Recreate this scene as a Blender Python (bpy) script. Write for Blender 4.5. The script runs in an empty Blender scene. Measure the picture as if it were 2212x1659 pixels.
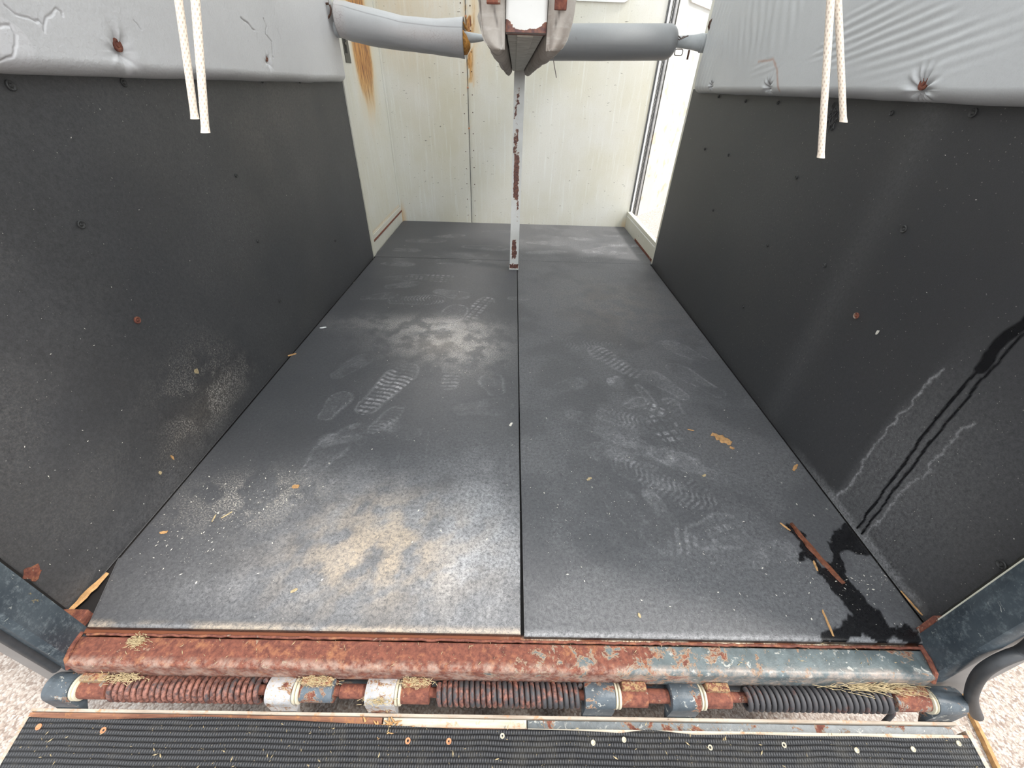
import bpy, bmesh, math, random
import numpy as np
from mathutils import Vector, Matrix

scn = bpy.context.scene
col = scn.collection
random.seed(7)
rng = np.random.default_rng(7)

# ------------------------------------------------------------------ camera
IW, IH = 2212, 1659
CAM = np.array([-0.0436, -0.3693, 0.9152])
YAW, PITCH, ROLL, FPX = 0.014, 0.634, 0.0328, 873.94


def cam_basis():
    cy, sy = math.cos(YAW), math.sin(YAW)
    f = np.array([sy * math.cos(PITCH), cy * math.cos(PITCH), -math.sin(PITCH)])
    r = np.array([cy, -sy, 0.0])
    u = np.cross(r, f)
    return (r * math.cos(ROLL) + u * math.sin(ROLL),
            -r * math.sin(ROLL) + u * math.cos(ROLL), f)


CR, CU, CF = cam_basis()
cd = bpy.data.cameras.new('camera')
cam = bpy.data.objects.new('camera', cd)
col.objects.link(cam)
cd.sensor_fit = 'HORIZONTAL'
cd.sensor_width = 36.0
cd.lens = FPX / IW * 36.0
cd.clip_start = 0.02
cd.clip_end = 200
cam.matrix_world = Matrix(((CR[0], CU[0], -CF[0], CAM[0]),
                           (CR[1], CU[1], -CF[1], CAM[1]),
                           (CR[2], CU[2], -CF[2], CAM[2]),
                           (0, 0, 0, 1)))
scn.camera = cam

# ------------------------------------------------------------------ light
world = bpy.data.worlds.new('world')
scn.world = world
world.use_nodes = True
bg = world.node_tree.nodes['Background']
bg.inputs[0].default_value = (0.93, 0.97, 1.0, 1)
bg.inputs[1].default_value = 1.35
sd = bpy.data.lights.new('sun', 'SUN')
sun = bpy.data.objects.new('sun', sd)
col.objects.link(sun)
sd.energy = 2.4
sd.color = (1.0, 0.95, 0.88)
sd.angle = math.radians(9)
sun.rotation_euler = Vector((0.80, -0.22, 1.15)).to_track_quat('Z', 'Y').to_euler()
scn.view_settings.view_transform = 'Standard'
scn.view_settings.look = 'None'
scn.view_settings.gamma = 1
scn.view_settings.use_curve_mapping = False
scn.view_settings.exposure = 0.72
try:
    scn.cycles.max_bounces = 10
    scn.cycles.diffuse_bounces = 7
    scn.cycles.caustics_reflective = False
    scn.cycles.caustics_refractive = False
except Exception:
    pass


# ------------------------------------------------------------------ measuring
def at(px, py, axis, val):
    """point of a world plane (axis = val) that the photograph shows at a pixel"""
    d = CF + (px - IW / 2) / FPX * CR - (py - IH / 2) / FPX * CU
    t = (val - CAM[axis]) / d[axis]
    return CAM + t * d


def atp(px, py, p0, n):
    d = CF + (px - IW / 2) / FPX * CR - (py - IH / 2) / FPX * CU
    t = np.dot(np.array(p0) - CAM, n) / np.dot(d, n)
    return CAM + t * d


def fl(px, py, z=0.0):
    return at(px, py, 2, z)


# ------------------------------------------------------------------ noise (numpy)
_lat = rng.random((256, 256))


def vnoise(x, y):
    x = np.asarray(x, float)
    y = np.asarray(y, float)
    xi = np.floor(x).astype(int)
    yi = np.floor(y).astype(int)
    fx = x - xi
    fy = y - yi
    fx = fx * fx * (3 - 2 * fx)
    fy = fy * fy * (3 - 2 * fy)
    a = _lat[xi % 256, yi % 256]
    b = _lat[(xi + 1) % 256, yi % 256]
    c = _lat[xi % 256, (yi + 1) % 256]
    d = _lat[(xi + 1) % 256, (yi + 1) % 256]
    return (a * (1 - fx) + b * fx) * (1 - fy) + (c * (1 - fx) + d * fx) * fy


def fbm(x, y, s=1.0, o=4, seed=0.0):
    v = 0
    a = 0.5
    t = 0
    x = np.asarray(x) * s + seed * 17.3
    y = np.asarray(y) * s + seed * 9.7
    x, y = x * 0.87 - y * 0.49, x * 0.49 + y * 0.87
    for i in range(o):
        v = v + a * vnoise(x, y)
        t += a
        a *= 0.5
        x, y = (x * 0.80 - y * 0.60) * 2.03 + 11.1, (x * 0.60 + y * 0.80) * 2.03 + 5.7
    return v / t


def ss(a, b, x):
    t = np.clip((x - a) / (b - a), 0, 1)
    return t * t * (3 - 2 * t)


# ------------------------------------------------------------------ materials
class M:
    def __init__(s, name, rough=0.6, metal=0.0, color=(0.5, 0.5, 0.5), spec=0.5):
        s.m = bpy.data.materials.new(name)
        s.m.use_nodes = True
        s.nt = s.m.node_tree
        s.b = s.nt.nodes['Principled BSDF']
        s.b.inputs['Roughness'].default_value = rough
        s.b.inputs['Metallic'].default_value = metal
        s.b.inputs['Base Color'].default_value = (*color, 1)
        s.b.inputs['Specular IOR Level'].default_value = spec
        g = s.nt.nodes.new('ShaderNodeNewGeometry')
        s.pos = g.outputs['Position']

    def L(s, a, b):
        s.nt.links.new(a, b)

    def set(s, inp, v):
        if isinstance(v, bpy.types.NodeSocket):
            s.L(v, inp)
        elif hasattr(inp.default_value, '__len__') and not hasattr(v, '__len__'):
            inp.default_value = (v, v, v, 1)[:len(inp.default_value)]
        elif hasattr(v, '__len__') and len(inp.default_value) == 4 and len(v) == 3:
            inp.default_value = (*v, 1)
        else:
            inp.default_value = v

    def scale(s, v):
        n = s.nt.nodes.new('ShaderNodeVectorMath')
        n.operation = 'MULTIPLY'
        s.L(s.pos, n.inputs[0])
        n.inputs[1].default_value = v
        return n.outputs[0]

    def noise(s, sc, det=4, rough=0.6, vec=None, dist=0.0):
        n = s.nt.nodes.new('ShaderNodeTexNoise')
        s.L(vec or s.pos, n.inputs['Vector'])
        n.inputs['Scale'].default_value = sc
        n.inputs['Detail'].default_value = det
        n.inputs['Roughness'].default_value = rough
        n.inputs['Distortion'].default_value = dist
        return n.outputs[0]

    def vor(s, sc, feat='F1', vec=None, out='Distance', rnd=1.0):
        n = s.nt.nodes.new('ShaderNodeTexVoronoi')
        n.feature = feat
        s.L(vec or s.pos, n.inputs['Vector'])
        n.inputs['Scale'].default_value = sc
        n.inputs['Randomness'].default_value = rnd
        return n.outputs[out]

    def math(s, op, a, b=0.0, c=None, clamp=False):
        n = s.nt.nodes.new('ShaderNodeMath')
        n.operation = op
        n.use_clamp = clamp
        s.set(n.inputs[0], a)
        s.set(n.inputs[1], b)
        if c is not None:
            s.set(n.inputs[2], c)
        return n.outputs[0]

    def ramp(s, v, lo, hi, a=0.0, b=1.0):
        n = s.nt.nodes.new('ShaderNodeMapRange')
        n.clamp = True
        s.set(n.inputs[0], v)
        n.inputs[1].default_value = lo
        n.inputs[2].default_value = hi
        n.inputs[3].default_value = a
        n.inputs[4].default_value = b
        return n.outputs[0]

    def mix(s, f, a, b, mode='MIX'):
        n = s.nt.nodes.new('ShaderNodeMix')
        n.data_type = 'RGBA'
        n.blend_type = mode
        s.set(n.inputs[0], f)
        s.set(n.inputs[6], a)
        s.set(n.inputs[7], b)
        return n.outputs[2]

    def attr(s, name):
        n = s.nt.nodes.new('ShaderNodeAttribute')
        n.attribute_name = name
        return n.outputs['Fac']

    def sep(s):
        n = s.nt.nodes.new('ShaderNodeSeparateXYZ')
        s.L(s.pos, n.inputs[0])
        return n.outputs

    def bump(s, h, st=0.3, d=0.002):
        n = s.nt.nodes.new('ShaderNodeBump')
        n.inputs['Strength'].default_value = st
        n.inputs['Distance'].default_value = d
        s.L(h, n.inputs['Height'])
        s.L(n.outputs[0], s.b.inputs['Normal'])

    def col(s, v):
        s.set(s.b.inputs['Base Color'], v)

    def rough(s, v):
        s.set(s.b.inputs['Roughness'], v)


def rubber_material(name, base, warm, speck=0.5, bumpst=0.35, gl=0.55):
    m = M(name, 0.55)
    n1 = m.noise(3.0, 5)
    n2 = m.noise(420, 3, 0.7)
    c = m.mix(m.ramp(n1, 0.35, 0.65), base, warm)
    c = m.mix(m.ramp(n2, 0.3, 0.75, 0, 0.55), c, tuple(x * 1.9 for x in base))
    # fibrous grain in the dust film
    g = m.math('ADD', m.math('MULTIPLY', m.noise(120, 6, 0.8, dist=0.5), 0.7), m.math('MULTIPLY', m.noise(480, 3, 0.7), 0.3))
    gs = m.ramp(g, 0.38, 0.62)
    du = m.attr('dust')
    dm = m.math('MULTIPLY', du, m.math('MULTIPLY_ADD', gs, 1.25, 0.12), clamp=True)
    c = m.mix(dm, c, (0.42, 0.42, 0.43))
    tn = m.attr('tan')
    tm = m.math('MULTIPLY', tn, m.math('MULTIPLY_ADD', gs, 1.25, 0.12), clamp=True)
    c = m.mix(tm, c, (0.50, 0.40, 0.29))
    sk = m.math('MULTIPLY', m.attr('speck'), m.ramp(m.noise(230, 4, 0.8), 0.50, 0.58), clamp=True)
    c = m.mix(sk, c, m.mix(m.noise(30, 2), (0.34, 0.33, 0.32), (0.52, 0.47, 0.40)))
    # tiny pale specks of chaff dust ground into the rubber
    v = m.vor(95)
    vc = m.vor(95, out='Color')
    r = m.nt.nodes.new('ShaderNodeSeparateColor')
    m.L(vc, r.inputs[0])
    sp = m.math('MULTIPLY', m.ramp(v, 0.07, 0.12, 1, 0), m.ramp(r.outputs[0], 0.965 - 0.05 * speck, 0.97 - 0.05 * speck))
    c = m.mix(m.math('MULTIPLY', sp, 0.55 * speck, clamp=True), c, (0.55, 0.52, 0.48))
    wt = m.attr('wet')
    c = m.mix(m.math('MULTIPLY', wt, 0.93, clamp=True), c, (0.003, 0.003, 0.004))
    m.col(c)
    rr = m.math('ADD', gl, m.math('MULTIPLY', dm, 0.3))
    rr = m.math('SUBTRACT', rr, m.math('MULTIPLY', wt, 0.25), clamp=True)
    m.rough(rr)
    h = m.math('ADD', m.math('MULTIPLY', n2, 0.7), m.noise(900, 2))
    m.bump(h, bumpst, 0.0012)
    return m.m


MR = rubber_material('floor_rubber', (0.040, 0.041, 0.046), (0.050, 0.050, 0.053), 0.7, 0.35, 0.52)
MW = rubber_material('wall_rubber', (0.028, 0.0285, 0.031), (0.035, 0.034, 0.034), 0.6, 0.3, 0.50)


def cream_material():
    m = M('cream_paint', 0.42)
    a = m.noise(1.3, 4)
    c = m.mix(m.ramp(a, 0.38, 0.68), (0.68, 0.67, 0.62), (0.60, 0.57, 0.45))
    sv = m.scale((60, 60, 3.2))
    st = m.noise(1.0, 4, 0.6, sv)
    c = m.mix(m.ramp(st, 0.55, 0.75, 0, 0.55), c, (0.78, 0.80, 0.77))
    c = m.mix(m.ramp(m.noise(150, 3), 0.5, 0.8, 0, 0.35), c, (0.48, 0.46, 0.36))
    # small dark scuffs
    sc = m.noise(1.0, 3, 0.7, m.scale((28, 28, 75)))
    c = m.mix(m.ramp(sc, 0.69, 0.72, 0, 0.75), c, (0.10, 0.09, 0.07))
    ru = m.attr('rust')
    g = m.noise(1.0, 5, 0.75, m.scale((70, 70, 9)))
    rm = m.math('MULTIPLY', ru, m.ramp(g, 0.2, 0.62, 0.35, 1.0), clamp=True)
    rc = m.mix(m.ramp(g, 0.45, 0.6), (0.55, 0.25, 0.06), (0.16, 0.045, 0.012))
    c = m.mix(m.ramp(rm, 0.03, 0.55), c, m.mix(m.ramp(rm, 0.25, 0.75), (0.66, 0.42, 0.15), rc))
    m.col(c)
    m.bump(m.noise(60, 3), 0.12, 0.002)
    return m.m


MC = cream_material()


def plain(name, color, rough=0.6, metal=0.0, var=0.25, sc=30, bump=0.1, bsc=80):
    m = M(name, rough, metal)
    n = m.noise(sc, 5, 0.65)
    c = m.mix(m.ramp(n, 0.3, 0.7), tuple(x * (1 - var) for x in color), tuple(min(1, x * (1 + var)) for x in color))
    m.col(c)
    if bump:
        m.bump(m.noise(bsc, 4), bump, 0.002)
    return m.m


def rust_material(name, paint, amount=0.5, xgrad=None, straw=0.0, chips=True):
    """painted steel that has rusted: amount 0..1, xgrad=(x0,x1) rusted left of x0, painted right of x1"""
    m = M(name, 0.8)
    n = m.noise(26, 7, 0.72, dist=0.4)
    if xgrad:
        x = m.sep()[0]
        g = m.ramp(x, xgrad[0], xgrad[1], 0.2, -0.10)
        v = m.math('ADD', n, g)
        mask = m.ramp(v, 0.50, 0.56)
    else:
        mask = m.ramp(n, 0.62 - 0.3 * amount, 0.66 - 0.3 * amount)
    f = m.noise(90, 6, 0.7)
    r = m.mix(m.ramp(f, 0.36, 0.62), (0.10, 0.032, 0.023), (0.22, 0.075, 0.047))
    r = m.mix(m.ramp(m.noise(45, 5, 0.7), 0.54, 0.70), r, (0.29, 0.125, 0.062))
    r = m.mix(m.ramp(m.noise(160, 4, 0.7), 0.60, 0.72, 0, 0.7), r, (0.10, 0.045, 0.035))
    p = m.mix(m.ramp(m.noise(50, 4), 0.4, 0.7), paint, tuple(min(1, c * 1.5) for c in paint))
    if chips:
        p = m.mix(m.ramp(m.noise(70, 6, 0.7, dist=0.6), 0.60, 0.64, 0, 0.85), p, (0.42, 0.42, 0.39))
    c = m.mix(mask, p, r)
    edge = m.math('MULTIPLY', m.ramp(mask, 0.0, 0.4), m.ramp(mask, 1.0, 0.6))
    c = m.mix(edge, c, (0.30, 0.21, 0.14))
    if straw:
        c = m.mix(m.ramp(m.noise(200, 4, 0.8), 0.62 - 0.2 * straw, 0.68 - 0.2 * straw, 0, 0.8), c, (0.36, 0.25, 0.12))
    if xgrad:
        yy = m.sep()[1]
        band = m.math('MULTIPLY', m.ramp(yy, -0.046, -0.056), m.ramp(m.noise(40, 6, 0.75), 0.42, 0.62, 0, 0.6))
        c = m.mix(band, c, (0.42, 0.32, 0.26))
    m.col(c)
    m.rough(m.ramp(mask, 0, 1, 0.42, 0.9))
    m.bump(m.math('ADD', f, m.math('MULTIPLY', mask, 0.6)), 0.5, 0.0015)
    return m.m


BLUE = (0.075, 0.095, 0.115)
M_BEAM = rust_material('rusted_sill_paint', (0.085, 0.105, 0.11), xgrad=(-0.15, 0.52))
M_RUST = rust_material('rusted_steel', BLUE, 0.95)
M_RUSTHALF = rust_material('half_rusted_blue_steel', BLUE, 0.6)
M_KWHITE = rust_material('white_chipped_steel', (0.34, 0.34, 0.35), 0.30, straw=0.4)
M_KBLUE = rust_material('blue_chipped_steel', (0.058, 0.072, 0.085), 0.12)
M_STRAWBLOCK = rust_material('straw_caked_steel', (0.17, 0.13, 0.09), 0.6, straw=0.75)


def post_paint():
    m = M('blue_grey_post_paint', 0.36)
    n = m.noise(9, 5)
    c = m.mix(m.ramp(n, 0.35, 0.7), (0.034, 0.045, 0.056), (0.085, 0.105, 0.120))
    c = m.mix(m.ramp(m.noise(1, 6, 0.75, m.scale((60, 60, 60)), 0.8), 0.63, 0.67, 0, 0.7), c, (0.50, 0.52, 0.48))
    c = m.mix(m.ramp(m.noise(70, 6, 0.8), 0.50, 0.70, 0, 0.7), c, (0.17, 0.20, 0.215))
    c = m.mix(m.ramp(m.noise(24, 5, 0.8), 0.66, 0.72, 0, 0.8), c, (0.42, 0.30, 0.10))
    m.col(c)
    m.bump(m.noise(110, 4), 0.2, 0.0015)
    return m.m


M_POST = post_paint()
M_SKIN = plain('pale_grey_fibreglass', (0.22, 0.21, 0.205), 0.5, var=0.12, sc=8)
M_SEAL = plain('black_rubber_seal', (0.038, 0.040, 0.044), 0.5, var=0.3)
M_DARK = plain('dark_recess', (0.02, 0.02, 0.018), 0.8)
M_OLIVE = plain('olive_grey_latch_metal', (0.10, 0.10, 0.085), 0.5, 0.3)
M_ALU = plain('aluminium_strip', (0.42, 0.41, 0.40), 0.4, 0.4, var=0.2)
M_WHITE = plain('white_paint', (0.80, 0.81, 0.80), 0.45, var=0.05)
def roof_mat():  # unseen roof, made translucent to bring daylight to the front
    m = M('translucent_white_roof', 0.6, 0, (0.9, 0.9, 0.88))
    tr = m.nt.nodes.new('ShaderNodeBsdfTranslucent')
    tr.inputs[0].default_value = (0.93, 0.95, 0.96, 1)
    mx = m.nt.nodes.new('ShaderNodeMixShader')
    mx.inputs[0].default_value = 0.85
    out = m.nt.nodes['Material Output']
    m.L(m.b.outputs[0], mx.inputs[1])
    m.L(tr.outputs[0], mx.inputs[2])
    m.L(mx.outputs[0], out.inputs[0])
    return m.m


M_ROOF = roof_mat()
M_CEIL = plain('white_ceiling', (0.85, 0.85, 0.83), 0.6, var=0.04)
M_WOOD = plain('pale_split_wood', (0.46, 0.26, 0.11), 0.8, var=0.35, sc=90)
M_WOODRED = plain('wet_red_brown_wood', (0.15, 0.050, 0.024), 0.5, var=0.6, sc=90, bump=0.5)
M_STRAW = plain('straw', (0.42, 0.33, 0.19), 0.85, var=0.3, sc=200)
M_CHAFF = plain('pale_chaff', (0.66, 0.63, 0.56), 0.85, var=0.3, sc=200)
M_PLANK = None
M_WASHER = rust_material('rusted_washer', (0.25, 0.2, 0.18), 0.85, chips=False)
M_BWASH = plain('black_screw', (0.045, 0.045, 0.045), 0.5, 0.2, var=0.3, sc=300)
M_COPPER = plain('rusty_orange_screw', (0.50, 0.22, 0.11), 0.7, var=0.3, sc=300)
M_NYLON = plain('cream_nylon_washer', (0.52, 0.47, 0.36), 0.6, var=0.15, sc=120)
M_HOOK = plain('rust_brown_hook', (0.09, 0.045, 0.03), 0.6, 0.4, var=0.3, sc=200)
M_WIRE = plain('dull_wire', (0.16, 0.13, 0.12), 0.5, 0.6)
M_PIPE = plain('pale_grey_bar_paint', (0.42, 0.44, 0.45), 0.4, var=0.08)
M_FOAM = plain('orange_foam', (0.42, 0.20, 0.045), 0.95, var=0.5, sc=90, bump=0.8, bsc=160)


def plank_mat():
    m = M('floor_planks', 0.8)
    s = m.noise(1.0, 4, 0.7, m.scale((260, 20, 20)))
    c = m.mix(m.ramp(s, 0.4, 0.6), (0.28, 0.14, 0.07), (0.70, 0.60, 0.47))
    r = m.noise(10, 5)
    x = m.sep()[0]
    g = m.ramp(x, -0.05, 0.10, 1, 0)
    rm = m.math('MAXIMUM', g, m.ramp(r, 0.52, 0.58))
    c = m.mix(rm, c, (0.20, 0.065, 0.03))
    y = m.sep()[1]
    c = m.mix(m.ramp(y, -0.002, 0.004), c, (0.012, 0.010, 0.010))  # black under the mats: shade of the gaps painted into the planks
    m.col(c)
    return m.m


M_PLANK = plank_mat()


def vinyl(name, colr, grain=True, worn=0.0):
    m = M(name, 0.45)
    c = m.mix(m.ramp(m.noise(2.5, 4), 0.35, 0.7), colr, tuple(x * 0.88 for x in colr))
    c = m.mix(m.ramp(m.noise(240, 3, 0.7), 0.45, 0.75, 0, 0.25), c, tuple(x * 0.7 for x in colr))
    dk = m.attr('dark')
    c = m.mix(m.math('MULTIPLY', dk, 0.8, clamp=True), c, (0.16, 0.15, 0.15))
    pl = m.attr('peel')
    c = m.mix(m.math('MULTIPLY', pl, 0.9, clamp=True), c, (0.66, 0.65, 0.66))
    ru = m.attr('rust')
    c = m.mix(m.math('MULTIPLY', ru, 0.85, clamp=True), c, (0.42, 0.17, 0.08))
    if worn:
        cr = m.vor(75, 'DISTANCE_TO_EDGE', m.scale((1, 1, 1)))
        reg = m.attr('worn')
        crk = m.math('MULTIPLY', m.ramp(cr, 0.0, 0.035, 0.9, 0), m.ramp(m.noise(14, 4), 0.42, 0.55))
        c = m.mix(m.math('MULTIPLY', reg, 0.6, clamp=True), c, (0.55, 0.50, 0.48))
        c = m.mix(m.math('MULTIPLY', crk, reg, clamp=True), c, (0.20, 0.12, 0.11))
    m.col(c)
    gr = m.noise(115, 2, 0.5, dist=0.4) if grain else m.noise(500, 3)
    m.bump(gr, 0.48 if grain else 0.15, 0.0020 if grain else 0.0015)
    return m.m


M_VINYL = vinyl('grey_padding_vinyl', (0.64, 0.635, 0.64), True)
M_VINYLR = vinyl('smooth_grey_padding_vinyl', (0.55, 0.56, 0.57), False)
M_VSLEEVE = vinyl('worn_grey_sleeve_vinyl', (0.47, 0.47, 0.475), False, 1.0)
M_VDARK = vinyl('mid_grey_sleeve_vinyl', (0.29, 0.295, 0.30), False)


def canvas():
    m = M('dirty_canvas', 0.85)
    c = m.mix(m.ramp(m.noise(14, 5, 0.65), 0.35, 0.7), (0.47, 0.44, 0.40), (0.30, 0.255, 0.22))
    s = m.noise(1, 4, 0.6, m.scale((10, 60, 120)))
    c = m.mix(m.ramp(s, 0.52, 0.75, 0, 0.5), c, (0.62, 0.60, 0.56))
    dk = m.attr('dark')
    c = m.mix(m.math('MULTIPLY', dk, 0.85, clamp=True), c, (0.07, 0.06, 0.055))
    m.col(c)
    m.bump(m.noise(700, 2), 0.3, 0.001)
    return m.m


M_CANVAS = canvas()


def rope_mat():
    m = M('cream_braided_rope', 0.7)
    v = m.attr('knit')
    m.col(m.mix(v, (0.90, 0.80, 0.68), (0.50, 0.38, 0.30)))
    m.bump(v, 0.5, -0.0008)
    return m.m


M_ROPE = rope_mat()


def chipped_white(name):
    m = M(name, 0.5)
    n = m.noise(55, 6, 0.75, dist=0.5)
    at_ = m.attr('rust')
    v = m.math('ADD', n, m.math('MULTIPLY', at_, 0.55))
    mask = m.ramp(v, 0.78, 0.80)
    c = m.mix(m.ramp(m.noise(12, 3), 0.4, 0.7), (0.70, 0.70, 0.68), (0.60, 0.60, 0.57))
    c = m.mix(m.ramp(m.noise(120, 4, 0.8), 0.66, 0.72, 0, 0.6), c, (0.25, 0.22, 0.2))
    halo = m.ramp(v, 0.73, 0.78, 0, 0.5)
    c = m.mix(halo, c, (0.66, 0.52, 0.38))
    c = m.mix(mask, c, m.mix(m.ramp(m.noise(130, 4), 0.4, 0.6), (0.085, 0.035, 0.035), (0.20, 0.08, 0.05)))
    m.col(c)
    m.bump(mask, 0.5, -0.001)
    return m.m


M_CHIP = chipped_white('chipped_white_paint')


def under_mat():
    m = M('stained_beam_underside', 0.6)
    s = m.noise(1, 4, 0.6, m.scale((30, 70, 10)))
    c = m.mix(m.ramp(s, 0.45, 0.72), (0.50, 0.49, 0.44), (0.27, 0.25, 0.21))
    m.col(c)
    return m.m


M_UNDER = under_mat()


def ground_mat():
    m = M('pebble_pavement', 0.9)
    nz = m.nt.nodes.new('ShaderNodeTexNoise')
    m.L(m.pos, nz.inputs['Vector'])
    nz.inputs['Scale'].default_value = 90
    wv = m.nt.nodes.new('ShaderNodeVectorMath')
    wv.operation = 'MULTIPLY_ADD'
    m.L(nz.outputs['Color'], wv.inputs[0])
    wv.inputs[1].default_value = (0.009, 0.009, 0.0)
    m.L(m.pos, wv.inputs[2])
    v = m.vor(175, vec=wv.outputs[0])
    vc = m.vor(175, vec=wv.outputs[0], out='Color')
    s = m.nt.nodes.new('ShaderNodeSeparateColor')
    m.L(vc, s.inputs[0])
    c = m.mix(s.outputs[0], (0.36, 0.29, 0.245), (0.52, 0.47, 0.43))
    c = m.mix(m.ramp(s.outputs[1], 0.85, 0.9), c, (0.24, 0.18, 0.15))
    c = m.mix(m.ramp(v, 0.45, 0.85, 0, 0.8), c, (0.20, 0.155, 0.13))
    c = m.mix(m.ramp(m.noise(2.0, 3), 0.4, 0.7, 0, 0.2), c, (0.32, 0.27, 0.22))
    m.col(c)
    m.bump(v, 0.4, -0.003)
    return m.m


M_GROUND = ground_mat()


def ramp_mat_mat():
    m = M('ribbed_ramp_rubber', 0.55)
    o = m.nt.nodes.new('ShaderNodeTexCoord')
    x, y, z = m.sep()
    w = m.noise(5, 2)
    yy = m.math('ADD', y, m.math('MULTIPLY', w, 0.010))
    rows = m.math('ABSOLUTE', m.math('SINE', m.math('MULTIPLY', yy, math.pi / 0.0082)))
    row_id = m.math('FLOOR', m.math('DIVIDE', yy, 0.0082))
    xs = m.math('ADD', x, m.math('MULTIPLY', row_id, 0.0021))
    ticks = m.math('ABSOLUTE', m.math('SINE', m.math('MULTIPLY', xs, math.pi / 0.0050)))
    h = m.math('MULTIPLY', m.math('POWER', rows, 0.6), m.math('POWER', ticks, 0.5))
    c = m.mix(m.ramp(h, 0.35, 0.95), (0.005, 0.005, 0.006), (0.040, 0.041, 0.046))
    d = m.noise(14, 5, 0.75)
    c = m.mix(m.ramp(d, 0.50, 0.75, 0, 0.5), c, (0.075, 0.068, 0.055))
    m.col(c)
    m.bump(h, 0.9, 0.003)
    return m.m


M_RIB = ramp_mat_mat()


def spring_mat():
    m = M('rusted_spring_wire', 0.6, 0.25)
    x = m.sep()[0]
    n = m.math('ADD', m.noise(45, 5, 0.7), m.ramp(x, -0.7, 0.6, 0.09, -0.16))
    r = m.mix(m.ramp(m.noise(140, 4), 0.4, 0.6), (0.085, 0.035, 0.028), (0.27, 0.12, 0.09))
    c = m.mix(m.ramp(n, 0.42, 0.56), (0.060, 0.058, 0.062), r)
    m.col(c)
    m.bump(m.noise(220, 4), 0.4, 0.001)
    return m.m


M_SPRING = spring_mat()


def plank_edge(name, a, b, rustx=None):
    m = M(name, 0.75)
    s = m.noise(1, 6, 0.7, m.scale((8, 90, 90)))
    c = m.mix(m.ramp(s, 0.35, 0.65), a, b)
    c = m.mix(m.ramp(m.noise(35, 6, 0.75), 0.56, 0.66, 0, 0.8), c, (0.45, 0.20, 0.07))
    c = m.mix(m.ramp(m.noise(80, 5, 0.8), 0.64, 0.68, 0, 0.8), c, (0.10, 0.06, 0.045))
    m.col(c)
    m.bump(s, 0.3, 0.002)
    return m.m


M_EDGEWOOD = plank_edge('weathered_red_brown_wood', (0.16, 0.065, 0.040), (0.34, 0.165, 0.095))
M_EDGECREAM = plank_edge('flaking_cream_paint', (0.48, 0.42, 0.32), (0.62, 0.58, 0.50))
M_EDGEBLUE = rust_material('flaking_blue_lip', (0.085, 0.098, 0.105), 0.2)
M_EDGELIP = plank_edge('pale_metal_lip', (0.32, 0.25, 0.19), (0.50, 0.45, 0.38))


# ------------------------------------------------------------------ object helpers
def tag(o, label=None, cat=None, group=None, kind=None):
    if label:
        o['label'] = label
    if cat:
        o['category'] = cat
    if group:
        o['group'] = group
    if kind:
        o['kind'] = kind
    return o


def empty(name, loc, label, cat, group=None, kind=None):
    o = bpy.data.objects.new(name, None)
    o.empty_display_size = 0.05
    o.location = loc
    col.objects.link(o)
    return tag(o, label, cat, group, kind)


def root_loc(p):
    v = Vector((0, 0, 0))
    while p is not None:
        v += Vector(p.location)
        p = p.parent
    return v


def link_mesh(name, verts, faces, mat, parent=None, smooth=False, attrs=None, origin=None):
    """verts in world coordinates; origin defaults to the centre for top-level meshes"""
    v = np.asarray(verts, float)
    base = np.array(root_loc(parent)) if parent else np.zeros(3)
    if origin is None:
        org = np.array([(v[:, 0].min() + v[:, 0].max()) / 2, (v[:, 1].min() + v[:, 1].max()) / 2, v[:, 2].min()])
    else:
        org = np.array(origin, float)
    me = bpy.data.meshes.new(name)
    loc = v - org
    if isinstance(faces, np.ndarray):
        n = len(faces)
        k = faces.shape[1]
        me.vertices.add(len(v))
        me.vertices.foreach_set('co', loc.astype(np.float32).ravel())
        me.loops.add(n * k)
        me.loops.foreach_set('vertex_index', faces.astype(np.int32).ravel())
        me.polygons.add(n)
        me.polygons.foreach_set('loop_start', np.arange(0, n * k, k, dtype=np.int32))
        me.update(calc_edges=True)
    else:
        me.from_pydata([tuple(x) for x in loc], [], [list(f) for f in faces])
        me.update()
    me.validate()
    if attrs:
        for k, a in attrs.items():
            at_ = me.attributes.new(k, 'FLOAT', 'POINT')
            at_.data.foreach_set('value', np.asarray(a, np.float32).ravel())
    if smooth:
        me.polygons.foreach_set('use_smooth', [True] * len(me.polygons))
    me.materials.append(mat)
    o = bpy.data.objects.new(name, me)
    o.location = org - base
    col.objects.link(o)
    if parent:
        o.parent = parent
    return o


def grid_faces(nu, nv, off=0, wrapv=False):
    i, j = np.meshgrid(np.arange(nu - 1), np.arange(nv if wrapv else nv - 1), indexing='ij')
    a = i * nv + j
    b = (i + 1) * nv + j
    c = (i + 1) * nv + (j + 1) % nv
    d = i * nv + (j + 1) % nv
    return np.stack([a, b, c, d], -1).reshape(-1, 4) + off


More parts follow.
